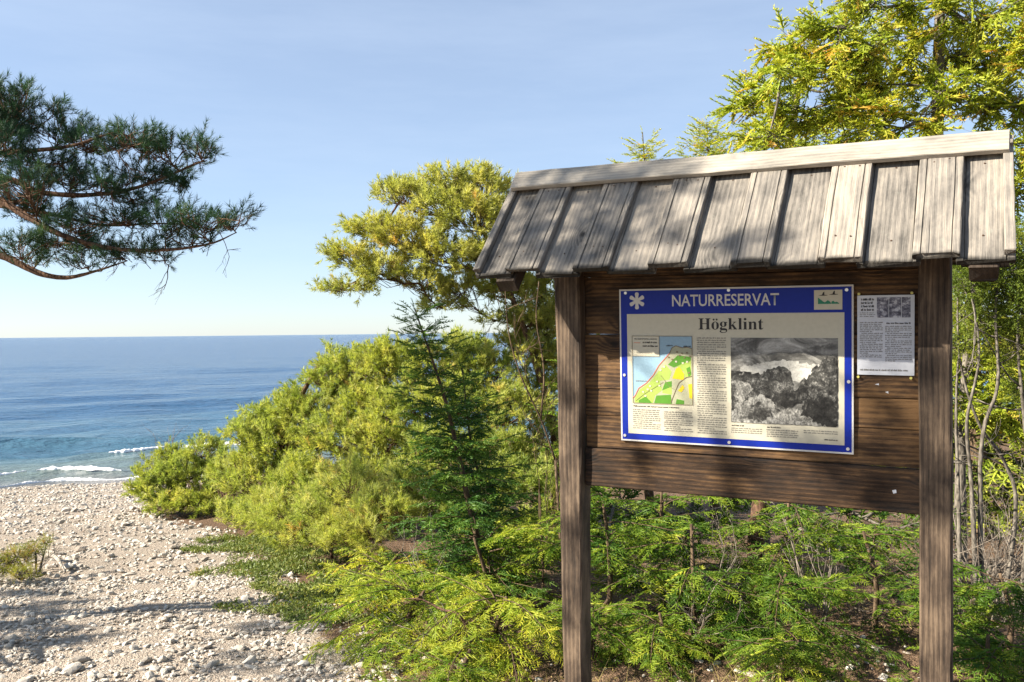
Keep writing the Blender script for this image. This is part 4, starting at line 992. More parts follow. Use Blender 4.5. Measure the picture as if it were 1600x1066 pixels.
def spray(L, step, nl, w, side_step=.026, core=.0042, droop=.9):
    """flat drooping spruce spray: axis with paired side twigs, each a green core bristling with needles"""
    V, F, T_, nv = [], [], [], [0]
    def twig(a, d, l):
        d = nrm(d); e = a + d * l - np.array([0, 0, droop * l * l])
        R = frames((e - a)[None])[0]; mid = a * .62 + e * .38 + np.array([0, 0, droop * l * l * .23])
        ang = np.array([0, 2.094, 4.189]) + rng.uniform(0, 2)
        ring = mid + core * (np.cos(ang)[:, None] * R[:, 1] + np.sin(ang)[:, None] * R[:, 2])
        V.append(np.vstack([a, ring, e])); F.append(np.array([[0, 1, 2], [0, 2, 3], [0, 3, 1], [4, 2, 1], [4, 3, 2], [4, 1, 3]]) + nv[0])
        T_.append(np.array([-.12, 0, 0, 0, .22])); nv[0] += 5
        k = max(3, int(l / step)); t = (np.arange(k) + rng.uniform(0, 1, k)) / k
        p = a + d * (t * l)[:, None] - np.array([0, 0, droop]) * ((t * l) ** 2)[:, None]
        ang = np.radians(rng.uniform(38, 62, k) * (1 - .35 * t))
        v, f = tri_needles(p, around(np.tile(nrm(e - a), (k, 1)), ang, k) + np.array([0, 0, .15]), nl * rng.uniform(.75, 1.1, k), w)
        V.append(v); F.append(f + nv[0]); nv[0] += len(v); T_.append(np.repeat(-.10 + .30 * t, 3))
    twig(np.zeros(3), np.array([1., 0, 0]), L)
    x = side_step
    while x < L * .93:
        for s in (-1, 1):
            if rng.uniform() < .10: continue
            a = math.radians(rng.uniform(40, 58)); l = (.33 * (L - x) + .026) * rng.uniform(.7, 1.1)
            twig(np.array([x + rng.uniform(-.006, .006), 0, -droop * x * x]), np.array([math.cos(a), s * math.sin(a), rng.uniform(-.30, .10)]), l)
        x += side_step
    return np.concatenate(V), np.concatenate(F), np.concatenate(T_)


def sprig(n_tw, step, nl, w, L=.10):
    """juniper sprig: a few prickly twigs growing forward"""
    P, D = [], []
    for i in range(n_tw):
        d = nrm(np.array([1, rng.normal() * .38, rng.normal() * .38])); l = L * rng.uniform(.5, 1)
        a = np.array([rng.uniform(0, .05) if i else 0, 0, 0]); k = int(l / step); t = rng.uniform(0, 1, k)
        P.append(a + d * (t * l)[:, None])
        D.append(around(np.tile(d, (k, 1)), np.radians(rng.uniform(30, 70, k)), k))
    p, d = np.concatenate(P), np.concatenate(D)
    return tri_needles(p, d, nl * rng.uniform(.7, 1.1, len(p)), w)


T_pine_near = [pine_tuft(36, .0032, .052, .075) for _ in range(5)]
T_pine = [pine_tuft(32, .0050, .055, .085) for _ in range(5)]
T_pine_far = [pine_tuft(20, .0084, .060, .085) for _ in range(5)]
T_pine_shade = [pine_tuft(16, .009, .060, .085) for _ in range(5)]
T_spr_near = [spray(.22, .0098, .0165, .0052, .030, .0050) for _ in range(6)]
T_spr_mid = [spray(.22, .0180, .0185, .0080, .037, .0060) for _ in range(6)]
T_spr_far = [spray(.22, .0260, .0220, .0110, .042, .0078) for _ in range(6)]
T_jun = [sprig(6, .0055, .012, .0036, .11) for _ in range(5)]
T_jun_far = [sprig(5, .010, .016, .0065, .12) for _ in range(5)]


def scatter(soup, tmpls, pos, dirs, scale, tint, up=None):
    pos, dirs = np.asarray(pos), np.asarray(dirs); n = len(pos)
    if n == 0: return
    which = rng.integers(0, len(tmpls), n)
    R = frames(dirs, up, rng.normal(size=n) * .25) if up is not None else frames(dirs)
    for k in range(len(tmpls)):
        s = which == k
        soup.inst(tmpls[k], pos[s], R[s], np.asarray(scale)[s], np.asarray(tint)[s])


def plant(name, label, cat, base_, group=None):
    return empty(name, tuple(base_), label, cat, group)


def finish(root, wood_s, leaf_s, bark_m, leaf_m, wname='trunk', lname='crown'):
    o = np.array(root.location)
    if wood_s.n: wo = wood_s.build(wname, bark_m, root, True, o)
    if leaf_s.n: le = leaf_s.build(lname, leaf_m, root, False, o)


def pine(label, base_, trunk, clumps, bark_m, leaf_m, T, name='pine_tree', cat='pine', group=None, r0=.07, dens=1.0, shoots=8, ssc=1.0, upb=.45, dead=0, limb_r=.022, tint_c=.5, limbs=(), spread=.5):
    """pine from a trunk line, optional limbs and foliage clumps [(centre, radii)]; each clump grows from the nearest wood"""
    root = plant(name, label, cat, base_, group)
    W, Lf = Soup(), Soup()
    tr = curve(trunk, 8); n = len(tr)
    tube(W, tr, np.linspace(r0, r0 * .28, n), 9, .5, .05)
    nodes = [tr[n // 4:]]
    for pts, ra, rb in limbs:
        lb = curve(pts, 6); tube(W, lb, np.linspace(ra, rb, len(lb)), 7, .5, .06); nodes.append(lb[4:])
    nodes = np.concatenate(nodes)
    PP, DD, SS, TT, a0, a1 = [], [], [], [], [], []
    order = sorted(range(len(clumps)), key=lambda i: np.min(np.linalg.norm(tr - np.asarray(clumps[i][0]), axis=1)))
    for i_ in order:
        c, rad = np.asarray(clumps[i_][0], float), np.asarray(clumps[i_][1], float)
        dist = np.linalg.norm(nodes - c, axis=1) + .35 * np.maximum(0, nodes[:, 2] - c[2])
        s = nodes[np.argmin(dist)]; Lm = np.linalg.norm(c - s)
        end = c + np.array([0, 0, -.2 * rad[2]])
        lb = curve([s, s * .5 + end * .5 + np.array([rng.normal() * .06 * Lm, rng.normal() * .06 * Lm, -.10 * Lm]), end], 6)
        r = min(limb_r * (.35 + .5 * Lm), r0 * .6)
        tube(W, lb, np.linspace(r, r * .35, len(lb)), 6, .5, .05)
        nodes = np.vstack([nodes, lb[2:]])
        area = (rad[0] * rad[1] * rad[2]) ** (2 / 3)
        ns = max(3, int(area * 260 * dens))
        u = nrm(rng.normal(size=(ns, 3))); flip = rng.uniform(size=ns) < .80
        u[:, 2] = np.where(flip, np.abs(u[:, 2]), -np.abs(u[:, 2]) * .7)
        q = c + u * rad * (rng.uniform(.12, 1.15, ns) ** .5)[:, None]
        j = np.clip((len(lb) * rng.uniform(.35, 1, ns)).astype(int), 0, len(lb) - 1)
        st = lb[j]; ln = np.linalg.norm(q - st, axis=1)[:, None]
        mm = st * .5 + q * .5 + np.array([0, 0, -.10]) * ln + rng.normal(size=(ns, 3)) * .06 * ln
        a0 += [st, mm]; a1 += [mm, q]
        d0 = nrm(nrm(q - c) * .7 + nrm(q - st) * .3 + np.array([0, 0, upb]))
        hue = np.clip(tint_c + rng.normal(size=ns) * .16, 0, 1)
        m_ = shoots
        dd = nrm(d0[:, None] * .9 + rng.normal(size=(ns, m_, 3)) * spread + np.array([0, 0, .15]))
        pp = q[:, None] + dd * rng.uniform(-.05, .05, (ns, m_, 1)) * ssc + rng.normal(size=(ns, m_, 3)) * .022 * ssc
        PP.append(pp.reshape(-1, 3)); DD.append(dd.reshape(-1, 3)); SS.append(rng.uniform(.7, 1.15, ns * m_) * ssc)
        TT.append(np.clip(np.repeat(hue, m_) + rng.normal(size=ns * m_) * .08, 0, 1))
    PP, DD, SS, TT = map(np.concatenate, (PP, DD, SS, TT))
    sticks(W, np.concatenate(a0), np.concatenate(a1), .0040, .0024)
    k = rng.uniform(size=len(PP)) < .4
    sticks(W, PP[k] - DD[k] * .035, PP[k] + DD[k] * .05 * SS[k][:, None], .0026, .0016)
    scatter(Lf, T, PP, DD, SS, TT)
    for _ in range(dead):
        c, rad = clumps[rng.integers(len(clumps))][:2]
        c = np.asarray(c); rad = np.asarray(rad)
        twigs(W, c + np.array([rng.normal() * rad[0] * .5, rng.normal() * rad[1] * .5, -rad[2] * .5]), nrm(rng.normal(size=3) + np.array([.3, 0, -.7])), .17, .0038, 3)
    finish(root, W, Lf, bark_m, leaf_m)
    return root


def twigs(soup, p, d, L, r, lev, spread=.55, kids=3, tropism=0.0, t=.5):
    """forking bare twig"""
    p = np.asarray(p, float); d = nrm(d)
    pts = [p]; k = 4
    for i in range(k):
        d = nrm(d + rng.normal(size=3) * .16 + np.array([0, 0, tropism]))
        pts.append(pts[-1] + d * L / k)
    pts = np.array(pts)
    tube(soup, pts, np.linspace(r, r * .5, k + 1), 4 if lev > 1 else 3, t)
    if lev > 1:
        for i in range(kids):
            j = rng.integers(1, k + 1)
            twigs(soup, pts[j], nrm(d + rng.normal(size=3) * spread), L * rng.uniform(.5, .8), r * .55, lev - 1, spread, kids, tropism, t)


def bough(W, buf, p0, d0, L, droop, r=.008, step=.055, wide=.5, smax=.30, lift=.0, tint=.5, bare=.12):
    """spruce bough: a curved limb carrying flat sprays on both sides"""
    d = nrm(d0); k = 9; pts = [np.asarray(p0, float)]
    for i in range(k):
        f = i / k
        d = nrm(d + np.array([0, 0, -droop * (1.1 - f) / k * 2 + lift * f / k * 2]) + rng.normal(size=3) * .035)
        pts.append(pts[-1] + d * L / k)
    pts = np.array(pts)
    tube(W, pts, np.linspace(r * .55, r * .18, k + 1), 4)
    tan = nrm(np.gradient(pts, axis=0))
    s = L * bare
    while s < L:
        f = s / L * k; i = min(int(f), k - 1); a = f - i
        q = pts[i] * (1 - a) + pts[i + 1] * a; t = tan[i]
        sd = nrm(np.cross(t, [0, 0, 1.])); upn = np.cross(sd, t)
        for sg in (-1, 1):
            ln = min(smax, wide * (L - s) + .07) * rng.uniform(.7, 1.1)
            an = math.radians(rng.uniform(42, 66))
            dr = t * math.cos(an) + sd * sg * math.sin(an) + np.array([0, 0, rng.uniform(-.42, .10)])
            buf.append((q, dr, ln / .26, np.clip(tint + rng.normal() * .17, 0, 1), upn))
        if rng.uniform() < .35:
            buf.append((q, t + upn * rng.uniform(.3, .9) + sd * rng.normal() * .4, rng.uniform(.06, .13) / .26, np.clip(tint + rng.normal() * .17, 0, 1), upn))
        s += step * rng.uniform(.8, 1.2)
    buf.append((pts[-2], tan[-1], .16 / .26, np.clip(tint + .1, 0, 1), np.array([0, 0, 1.])))
    return pts


def flush(Lf, buf, T):
    if not buf: return
    pos = np.array([b[0] for b in buf]); d = np.array([b[1] for b in buf]); s = np.array([b[2] for b in buf])
    t = np.array([b[3] for b in buf]); up = np.array([b[4] for b in buf])
    n = len(buf); which = rng.integers(0, len(T), n)
    R = frames(d, up, rng.normal(size=n) * .25)
    for k in range(len(T)):
        m_ = which == k
        Lf.inst(T[k], pos[m_], R[m_], s[m_], t[m_])


def spruce(label, base_, top, Lmax, T, leaf_m, whorl=.17, per=5, crown0=.12, group=None, name='spruce_tree', cat='spruce', r0=.03, droop=.35, el=.15, tint=.5, power=.85, step=.055, smax=.30, skip=0., leader=True, bark_m=None, dirf=None):
    base_ = np.asarray(base_, float); top = np.asarray(top, float)
    root = plant(name, label, cat, base_, group)
    W, Lf, buf = Soup(), Soup(), []
    H = np.linalg.norm(top - base_)
    tr = curve([base_ - [0, 0, .08], base_ * .66 + top * .34 + rng.normal(size=3) * .02 * H, base_ * .33 + top * .67 + rng.normal(size=3) * .012 * H, top], 8)
    tube(W, tr, np.linspace(r0, .004, len(tr)), 8, .5, .04)
    z = crown0
    while z < .985:
        c = tr[int(z * (len(tr) - 1))] * 1.0
        f = z * (len(tr) - 1); i = min(int(f), len(tr) - 2); c = tr[i] * (1 - f + i) + tr[i + 1] * (f - i)
        a0 = rng.uniform(0, 6.28)
        for k in range(per):
            if rng.uniform() < skip: continue
            a = a0 + k * 6.28 / per + rng.normal() * .2
            L = (Lmax * (1 - z) ** power + .05) * rng.uniform(.72, 1.15)
            if dirf is not None: L *= dirf(a)
            e = el + .55 * z + rng.normal() * .1
            bough(W, buf, c + [0, 0, rng.normal() * whorl * H * .05], [math.cos(a), math.sin(a), e], L, droop * (1 - .5 * z), max(.0035, L * .010), step, .5, smax, .25, tint)
        z += whorl / H * rng.uniform(.8, 1.2) * (1.15 - .35 * z)
    if leader:
        for t_ in np.linspace(0, 1, 5):
            buf.append((tr[-1] - (tr[-1] - tr[-3]) * t_ * .7, tr[-1] - tr[-3] + rng.normal(size=3) * .03, .09 / .26, tint, np.array([1., 0, 0])))
    flush(Lf, buf, T)
    finish(root, W, Lf, bark_m or M['bark_twig'], leaf_m)
    return root


def low_spruce(label, base_, boughs, T, leaf_m, tint=.5, group=None, name='spruce_shrub', r0=.02, step=.05, smax=.20, height=.35):
    """low spruce whose boughs [(azimuth deg, elevation, length, droop, start height)] spread over the ground"""
    base_ = np.asarray(base_, float)
    root = plant(name, label, 'spruce', base_, group)
    W, Lf, buf = Soup(), Soup(), []
    tr = curve([base_ - [0, 0, .06], base_ + [rng.normal() * .03, rng.normal() * .03, height * .5], base_ + [rng.normal() * .05, rng.normal() * .05, height]], 6)
    tube(W, tr, np.linspace(r0, r0 * .4, len(tr)), 8, .5, .05)
    for az, el, L, dr, h in boughs:
        a = math.radians(az)
        p = base_ + np.array([0, 0, h * height])
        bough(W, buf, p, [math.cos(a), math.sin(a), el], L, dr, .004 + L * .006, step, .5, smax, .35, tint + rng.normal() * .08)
    flush(Lf, buf, T)
    finish(root, W, Lf, M['bark_twig'], leaf_m)
    return root


def rand_boughs(n, L0, L1, az0=0, az1=360, el0=-.05, el1=.6, d0=.3, d1=.8):
    return [(az0 + (az1 - az0) * (k + rng.uniform(0, 1)) / n, rng.uniform(el0, el1), rng.uniform(L0, L1), rng.uniform(d0, d1), rng.uniform(.1, 1)) for k in range(n)]


def juniper(label, base_, stems, clumps, T, leaf_m, bark_m, n_per=90, name='juniper_shrub', cat='juniper', group=None, r0=.03, dead=0, tint=.5, ssc=1.0):
    """juniper: stems (lists of points) and clumps [(centre, radii)] of upright sprigs"""
    root = plant(name, label, cat, base_, group)
    W, Lf = Soup(), Soup()
    nodes = []
    for st in stems:
        c = curve(st, 7); tube(W, c, np.linspace(r0, r0 * .3, len(c)), 7, .5, .10); nodes.append(c)
    nodes = np.concatenate(nodes)
    P, D, Sc, Tt, a0, a1 = [], [], [], [], [], []
    for c, rad in clumps:
        c = np.asarray(c, float); rad = np.asarray(rad, float)
        near = nodes[np.argmin(np.linalg.norm(nodes - c, axis=1))]
        lb = curve([near, near * .5 + c * .5 + rng.normal(size=3) * .04, c], 5)
        tube(W, lb, np.linspace(.012, .004, len(lb)), 5)
        n = int(n_per * (rad[0] * rad[1] * rad[2]) ** .62 / .05)
        u = nrm(rng.normal(size=(n, 3))); q = c + u * rad * (rng.uniform(.1, 1, n) ** .5)[:, None]
        k = max(3, n // 7); hub = c + nrm(rng.normal(size=(k, 3))) * rad * .5
        h = hub[np.argmin(np.linalg.norm(q[:, None] - hub[None], axis=2), axis=1)]
        for b in hub: a0.append(c); a1.append(b)
        a0 += list(h); a1 += list(q)
        P.append(q - nrm(q - h) * .03); D.append(nrm(nrm(q - h) * .6 + u * .4 + np.array([0, 0, .45]) + rng.normal(size=(n, 3)) * .25))
        Sc.append(rng.uniform(.75, 1.3, n) * ssc); Tt.append(np.clip(tint + rng.normal(size=n) * .14 + rng.normal() * .1, 0, 1))
    P, D, Sc, Tt = map(np.concatenate, (P, D, Sc, Tt))
    sticks(W, np.array(a0), np.array(a1), .0030, .0018)
    scatter(Lf, T, P, D, Sc, Tt)
    for _ in range(dead):
        b = nodes[rng.integers(len(nodes))]
        twigs(W, b, nrm(np.array([rng.normal(), rng.normal(), rng.normal() * .4])), rng.uniform(.25, .5), .006, 3, .6)
    finish(root, W, Lf, bark_m, leaf_m)
    return root


def bushy(label, base_, trunk, clumps, T, leaf_m, n_per=1.0, name='spruce_tree', cat='spruce', group=None, r0=.08, tint=.5, scale=(.35, .75), droop=-.1):
    """dense conifer: clumps of short sprays round a trunk"""
    root = plant(name, label, cat, base_, group)
    W, Lf, buf = Soup(), Soup(), []
    tr = curve(trunk, 8); tube(W, tr, np.linspace(r0, r0 * .3, len(tr)), 8, .5, .05)
    nodes = tr[4:]
    for i_ in sorted(range(len(clumps)), key=lambda i: np.min(np.linalg.norm(tr - clumps[i][0], axis=1))):
        c, rad = np.asarray(clumps[i_][0]), np.asarray(clumps[i_][1])
        s = nodes[np.argmin(np.linalg.norm(nodes - c, axis=1) + .3 * np.abs(nodes[:, 2] - c[2]))]
        lb = curve([s, s * .5 + c * .5 + rng.normal(size=3) * .03, c], 5)
        tube(W, lb, np.linspace(.014, .005, len(lb)), 5); nodes = np.vstack([nodes, lb[3:]])
        n = int(n_per * 480 * (rad[0] * rad[1] * rad[2]) ** (2 / 3)) + 4
        out = nrm(c - tr[np.argmin(np.linalg.norm(tr - c, axis=1))] + [1e-6, 0, 0])
        k = max(3, n // 9); hub = c + nrm(rng.normal(size=(k, 3))) * rad * rng.uniform(.2, .9, (k, 1))
        sticks(W, np.repeat(c[None], k, 0), hub, .005, .003)
        hd = nrm(nrm(hub - c) * .7 + out * .5 + np.array([0, 0, droop + .15]) + rng.normal(size=(k, 3)) * .15)
        # each hub is a small branch carrying sprays on both sides
        for j in range(n):
            h = j % k; t = rng.uniform(-.12, .12)
            d = hd[h] + rng.normal(size=3) * .55 + np.array([0, 0, droop])
            buf.append((hub[h] + hd[h] * t, d, rng.uniform(*scale), np.clip(tint + rng.normal() * .18, 0, 1), np.array([0, 0, 1.])))
        sticks(W, hub - hd * .14, hub + hd * .14, .004, .002)
    flush(Lf, buf, T)
    finish(root, W, Lf, M['bark_grey'], leaf_m)
    return root


def cl(px, py, d, rx, rz, where=0, ry=None):
    """clump seen at a pixel: radii given in photo pixels, depth radius in metres"""
    k = d / FPX
    return (at(px, py, d), (rx * k, ry if ry is not None else (rx + rz) * .5 * k, rz * k))


def gp(x, y):
    return np.array([x, y, gz(x, y)])


def gpx(px, py):
    """the spot on the ground seen at a pixel"""
    for d in np.arange(3.2, 30, .02):
        p = at(px, py, d)
        if p[2] <= gz(p[0], p[1]): return p
    return p


# ------------------------------------------------------------------ plants: the individuals
# tall pine off to the left whose lowest limbs reach into the picture
b = gp(-8.6, 4.5)
tk = [b - [0, 0, .1], b + [.05, .1, 1.0], b + [.2, .15, 2.2], b + [.5, .3, 3.2], b + [.9, .5, 4.0]]
D1 = 5.6
cls = [cl(30, 175, D1, 62, 38, .42, .28), cl(5, 235, D1 - .2, 40, 40, .40, .25), cl(95, 210, D1 + .1, 46, 26, .42, .22), cl(150, 232, D1, 52, 24, .42, .22), cl(205, 226, D1 - .15, 48, 22, .42, .22),
       cl(262, 240, D1, 40, 18, .42, .2), cl(312, 240, D1, 32, 18, .42, .16), cl(235, 275, D1 + .2, 60, 18, .42, .22), cl(290, 290, D1 + .1, 30, 10, .40, .14), cl(120, 285, D1 + .3, 70, 18, .40, .25),
       cl(45, 290, D1 - .3, 50, 22, .40, .25), cl(60, 335, D1 + .2, 55, 16, .36, .25), cl(190, 345, D1 + .1, 60, 16, .36, .22), cl(262, 350, D1, 48, 18, .36, .2), cl(318, 352, D1 - .1, 44, 18, .36, .18),
       cl(365, 352, D1 - .1, 30, 17, .36, .14), cl(225, 392, D1, 42, 12, .34, .18), cl(150, 385, D1 + .1, 40, 14, .34, .2), cl(90, 385, D1, 42, 14, .34, .2), cl(258, 408, D1, 22, 9, .34, .1), cl(30, 385, D1 - .2, 36, 14, .34, .2), cl(180, 290, D1, 55, 14, 0, .2), cl(20, 310, D1, 40, 14, 0, .2), cl(120, 352, D1 - .1, 50, 13, 0, .2), cl(210, 318, D1 + .2, 50, 11, 0, .2), cl(60, 405, D1, 40, 11, 0, .15), cl(140, 412, D1, 38, 10, 0, .15), cl(195, 402, D1, 30, 10, 0, .14), cl(300, 378, D1, 45, 11, 0, .15), cl(65, 255, D1, 50, 18, 0, .2), cl(0, 200, D1, 40, 40, 0, .25)]
for k in range(8):
    cls.append((np.array([-5.6 + rng.uniform(-.7, .7), 5.5 + rng.uniform(-.35, .9), rng.uniform(3.4, 5.4)]), (.30, .28, .13)))
def lp(pts, d=D1): return [at(x, y, d + dd) for x, y, dd in pts]
t1 = np.array(tk[1]); t2 = np.array(tk[2])
limbs = [([b + [0.15, .16, 1.75]] + lp([(-250, 380, 0), (-90, 372, 0), (0, 398, 0), (60, 426, 0), (105, 434, 0), (150, 424, 0), (200, 408, 0)]), .040, .003),
         ([b + [0.20, .16, 2.25]] + lp([(-250, 300, 0), (-80, 268, 0), (0, 312, 0), (60, 348, -.05), (110, 372, -.05), (180, 389, -.05), (260, 391, -.05), (330, 381, -.05), (370, 364, -.05)]), .034, .003),
         ([b + [0.22, .16, 2.40]] + lp([(-200, 290, .1), (0, 280, .1), (60, 300, .1), (130, 306, .1), (200, 298, .1), (255, 280, .1), (305, 258, .1), (325, 252, .1)]), .027, .003),
         ([b + [0.24, .16, 2.60]] + lp([(-180, 262, -.1), (0, 240, -.1), (60, 236, -.1), (120, 228, -.1), (180, 210, -.1), (225, 222, -.1)]), .024, .003),
         ([b + [0.26, .16, 2.80]] + lp([(-150, 250, .2), (-40, 245, .2), (15, 215, .2), (35, 180, .2), (55, 160, .2)]), .022, .003),
         ([b + [0.20, .16, 2.20]] + lp([(-150, 300, .3), (0, 322, .3), (80, 335, .3), (160, 352, .3), (240, 350, .3), (300, 350, .3)]), .022, .003)]
pine('dark pine reaching its long lower limbs over the beach from the left edge', b, tk, cls, M['bark_pine'], M['pine_dark'], T_pine_near, dens=3.6, shoots=6, r0=.13, ssc=.88, dead=16, limb_r=.012, tint_c=.5, limbs=limbs, upb=.75)

# pine outside the left of the frame that dapples the notice board
b = gp(-8.0, 1.5)
tk = [b - [0, 0, .1], b + [.2, .05, 1.4], b + [.9, .2, 3.0], b + [2.0, .5, 4.4], b + [3.0, .8, 5.6]]
cls = []
SN = np.array(SUN)
def onboard(x, y, z): return np.array(K @ Vector((x, y, z)))
def onroof(x, s_): return onboard(*(APEX + SL * s_ + Vector((x, 0, 0))))
for x, s_, r_ in ((-.46, .12, .10), (-.44, .34, .11), (-.46, .52, .08), (-.30, .22, .12), (-.32, .40, .10), (-.26, .52, .08), (-.14, .10, .08), (-.10, .32, .12), (-.12, .50, .08), (.06, .22, .10), (.02, .44, .09), (.16, .12, .05), (.18, .36, .08), (.33, .46, .07), (.55, .50, .05), (-.24, -.01, .06), (.30, .24, .04)):
    for _ in range(3 if x < .1 else 1):
        cls.append((onroof(x + rng.normal() * .03, s_ + rng.normal() * .03) + SN * rng.uniform(4.9, 5.6), (r_, r_, r_ * .7)))
for x, z, r_ in ((.28, .06, .07), (.62, .28, .06), (.74, .02, .09), (.93, -.13, .06), (1.2, -.14, .05), (1.2, -.78, .06), (-.21, .14, .05), (-.22, -.42, .07), (-.22, -.85, .07), (.12, -.13, .06), (.47, -.15, .05), (1.02, .18, .04)):
    cls.append((onboard(x, 0, z) + SN * rng.uniform(4.6, 5.4), (r_, r_, r_ * .6)))
for px, py, r_ in ((375, 990, .14), (430, 975, .12), (500, 990, .15), (430, 1030, .15), (520, 1035, .15), (370, 1050, .12), (470, 1060, .15), (545, 1000, .12), (330, 1030, .08), (560, 1055, .12), (480, 960, .07)):
    for _ in range(2):
        cls.append((gpx(px + rng.normal() * 14, py + rng.normal() * 9) + SN * rng.uniform(6.0, 6.8), (r_, r_, r_ * .7)))
for c, r_ in (((-5.6, 2.6, 6.0), (.5, .5, .3)), ((-5.0, 2.2, 6.5), (.45, .45, .3)), ((-5.5, 1.7, 5.6), (.5, .5, .3))):
    cls.append((np.array(c), r_))
pine('pine standing off frame to the left, throwing dappled shade on the notice board', b, tk, cls, M['bark_pine'], M['pine_dark'], T_pine_shade, dens=1.3, shoots=5, r0=.06, limb_r=.006, ssc=.74)
b = gp(-4.75, 4.4)
juniper('low juniper off frame to the left casting streaks of shade on the shingle', b, [[b - [0, 0, .05], b + [0, .1, .6], b + [.1, .1, 1.3]]],
        [(gpx(px, py) + SN * t_, (.26 * k_, .05, .08)) for px, py, t_, k_ in ((50, 932, 2.7, .8), (15, 955, 2.4, .9), (60, 962, 2.7, .9), (20, 985, 2.3, 1.0), (70, 988, 2.6, .8), (15, 1008, 2.2, 1.0), (60, 1010, 2.4, .8), (115, 1003, 2.8, .5), (95, 945, 2.9, .5), (5, 930, 2.4, .8))], T_jun_far, M['juniper'], M['bark_grey'], 330)

# yellow green pine behind the board, crown leaning to the left
D2 = 9.0
b = gp(.42, 9.1)
tk = [b - [0, 0, .1], b + [.0, 0, .9], at(835, 560, 9.1), at(790, 440, D2), at(740, 330, D2)]
cls = [cl(545, 452, D2, 45, 13, .72, .25), cl(550, 405, D2, 42, 20, .74, .3), cl(600, 425, D2 - .1, 48, 22, .74, .3), cl(585, 362, D2 + .1, 42, 22, .8, .3), cl(640, 375, D2 - .2, 55, 30, .8, .35), cl(625, 310, D2, 42, 28, .88, .3),
       cl(690, 330, D2 - .2, 55, 34, .9, .35), cl(700, 290, D2, 52, 22, .95, .3), cl(755, 300, D2, 46, 30, .98, .3), cl(745, 350, D2 - .3, 55, 36, .9, .35), cl(690, 400, D2 - .3, 60, 30, .8, .35), cl(760, 410, D2 - .2, 60, 34, .8, .35),
       cl(655, 440, D2 - .1, 45, 16, .72, .3), cl(720, 455, D2, 58, 22, .7, .3), cl(690, 480, D2, 38, 9, .66, .2), cl(790, 460, D2 + .2, 50, 26, .72, .3), cl(845, 455, D2 + .3, 40, 30, .75, .3), cl(850, 520, D2 + .3, 45, 28, .6, .3), cl(830, 400, D2 + .2, 45, 40, .85, .3), cl(805, 335, D2 + .3, 40, 30, .95, .3), cl(825, 505, D2 + .1, 34, 20, 0, .25), cl(860, 490, D2 + .2, 34, 26, 0, .25), cl(800, 540, D2 + .2, 30, 20, 0, .25), cl(865, 560, D2 + .2, 34, 26, 0, .25), cl(775, 500, D2, 26, 10, 0, .2), cl(840, 555, D2 + .1, 30, 22, 0, .25)]
pine('sunlit yellow green pine with its crown leaning left behind the notice board', b, tk, cls, M['bark_pine'], M['pine'], T_pine_far, dens=2.4, shoots=8, r0=.05, ssc=.95, dead=8, tint_c=.52)

# pine bushes along the beach edge
b = gp(-4.35, 11.7)
pine('small rounded pine bush at the far end of the shrubs by the water', b, [b, b + [.05, 0, .4], b + [.1, 0, .8]],
     [cl(245, 770, 11.5, 38, 26, .4, .35), cl(235, 745, 11.6, 28, 18, .6, .3), cl(290, 745, 11.6, 45, 30, .7, .4), cl(320, 710, 11.7, 28, 24, .95, .3), cl(300, 785, 11.4, 60, 20, .3, .4), cl(345, 760, 11.6, 40, 34, .6, .4), cl(270, 720, 11.8, 26, 18, .8, .25), cl(255, 790, 11.3, 40, 14, .3, .3), cl(340, 795, 11.2, 50, 16, .3, .3), cl(230, 765, 11.5, 20, 14)],
     M['bark_pine'], M['pine_bush'], T_pine_far, 'pine_shrub', 'pine', 'pine bushes along the beach', .04, 2.3, 8, .95, tint_c=.45)
b = gp(-2.75, 9.9)
pine('broad pine bush spilling towards the shingle in front of the sea', b, [b, b + [.1, 0, .6], b + [.35, 0, 1.3], b + [.6, .1, 1.8]],
     [cl(400, 760, 9.6, 55, 50, .2, .4), cl(395, 690, 9.9, 45, 45, .5, .4), cl(450, 700, 9.8, 60, 55, .5, .5), cl(440, 655, 10, 45, 30, .7, .4), cl(455, 640, 10.1, 20, 28, .75, .2), cl(490, 640, 10, 50, 40, .75, .4), cl(520, 600, 10, 40, 36, .95, .4), cl(518, 562, 10, 16, 20, 1, .15),
      cl(560, 590, 9.9, 50, 42, .95, .4), cl(470, 770, 9.2, 60, 50, .25, .5), cl(540, 700, 9.4, 65, 60, .5, .5), cl(530, 780, 8.8, 60, 50, .2, .5), cl(420, 810, 9.2, 50, 26, .1, .4), cl(500, 830, 8.7, 60, 26, .1, .4), cl(380, 810, 9.8, 40, 22), cl(350, 745, 10.4, 30, 30, 0, .3), cl(580, 640, 9.6, 50, 45, 0, .4), cl(590, 760, 8.8, 55, 45, 0, .4), cl(455, 815, 9.0, 50, 24)],
     M['bark_pine'], M['pine_bush'], T_pine_far, 'pine_shrub', 'pine', 'pine bushes along the beach', .06, 2.3, 8, .95, tint_c=.5)
b = gp(-.75, 9.6)
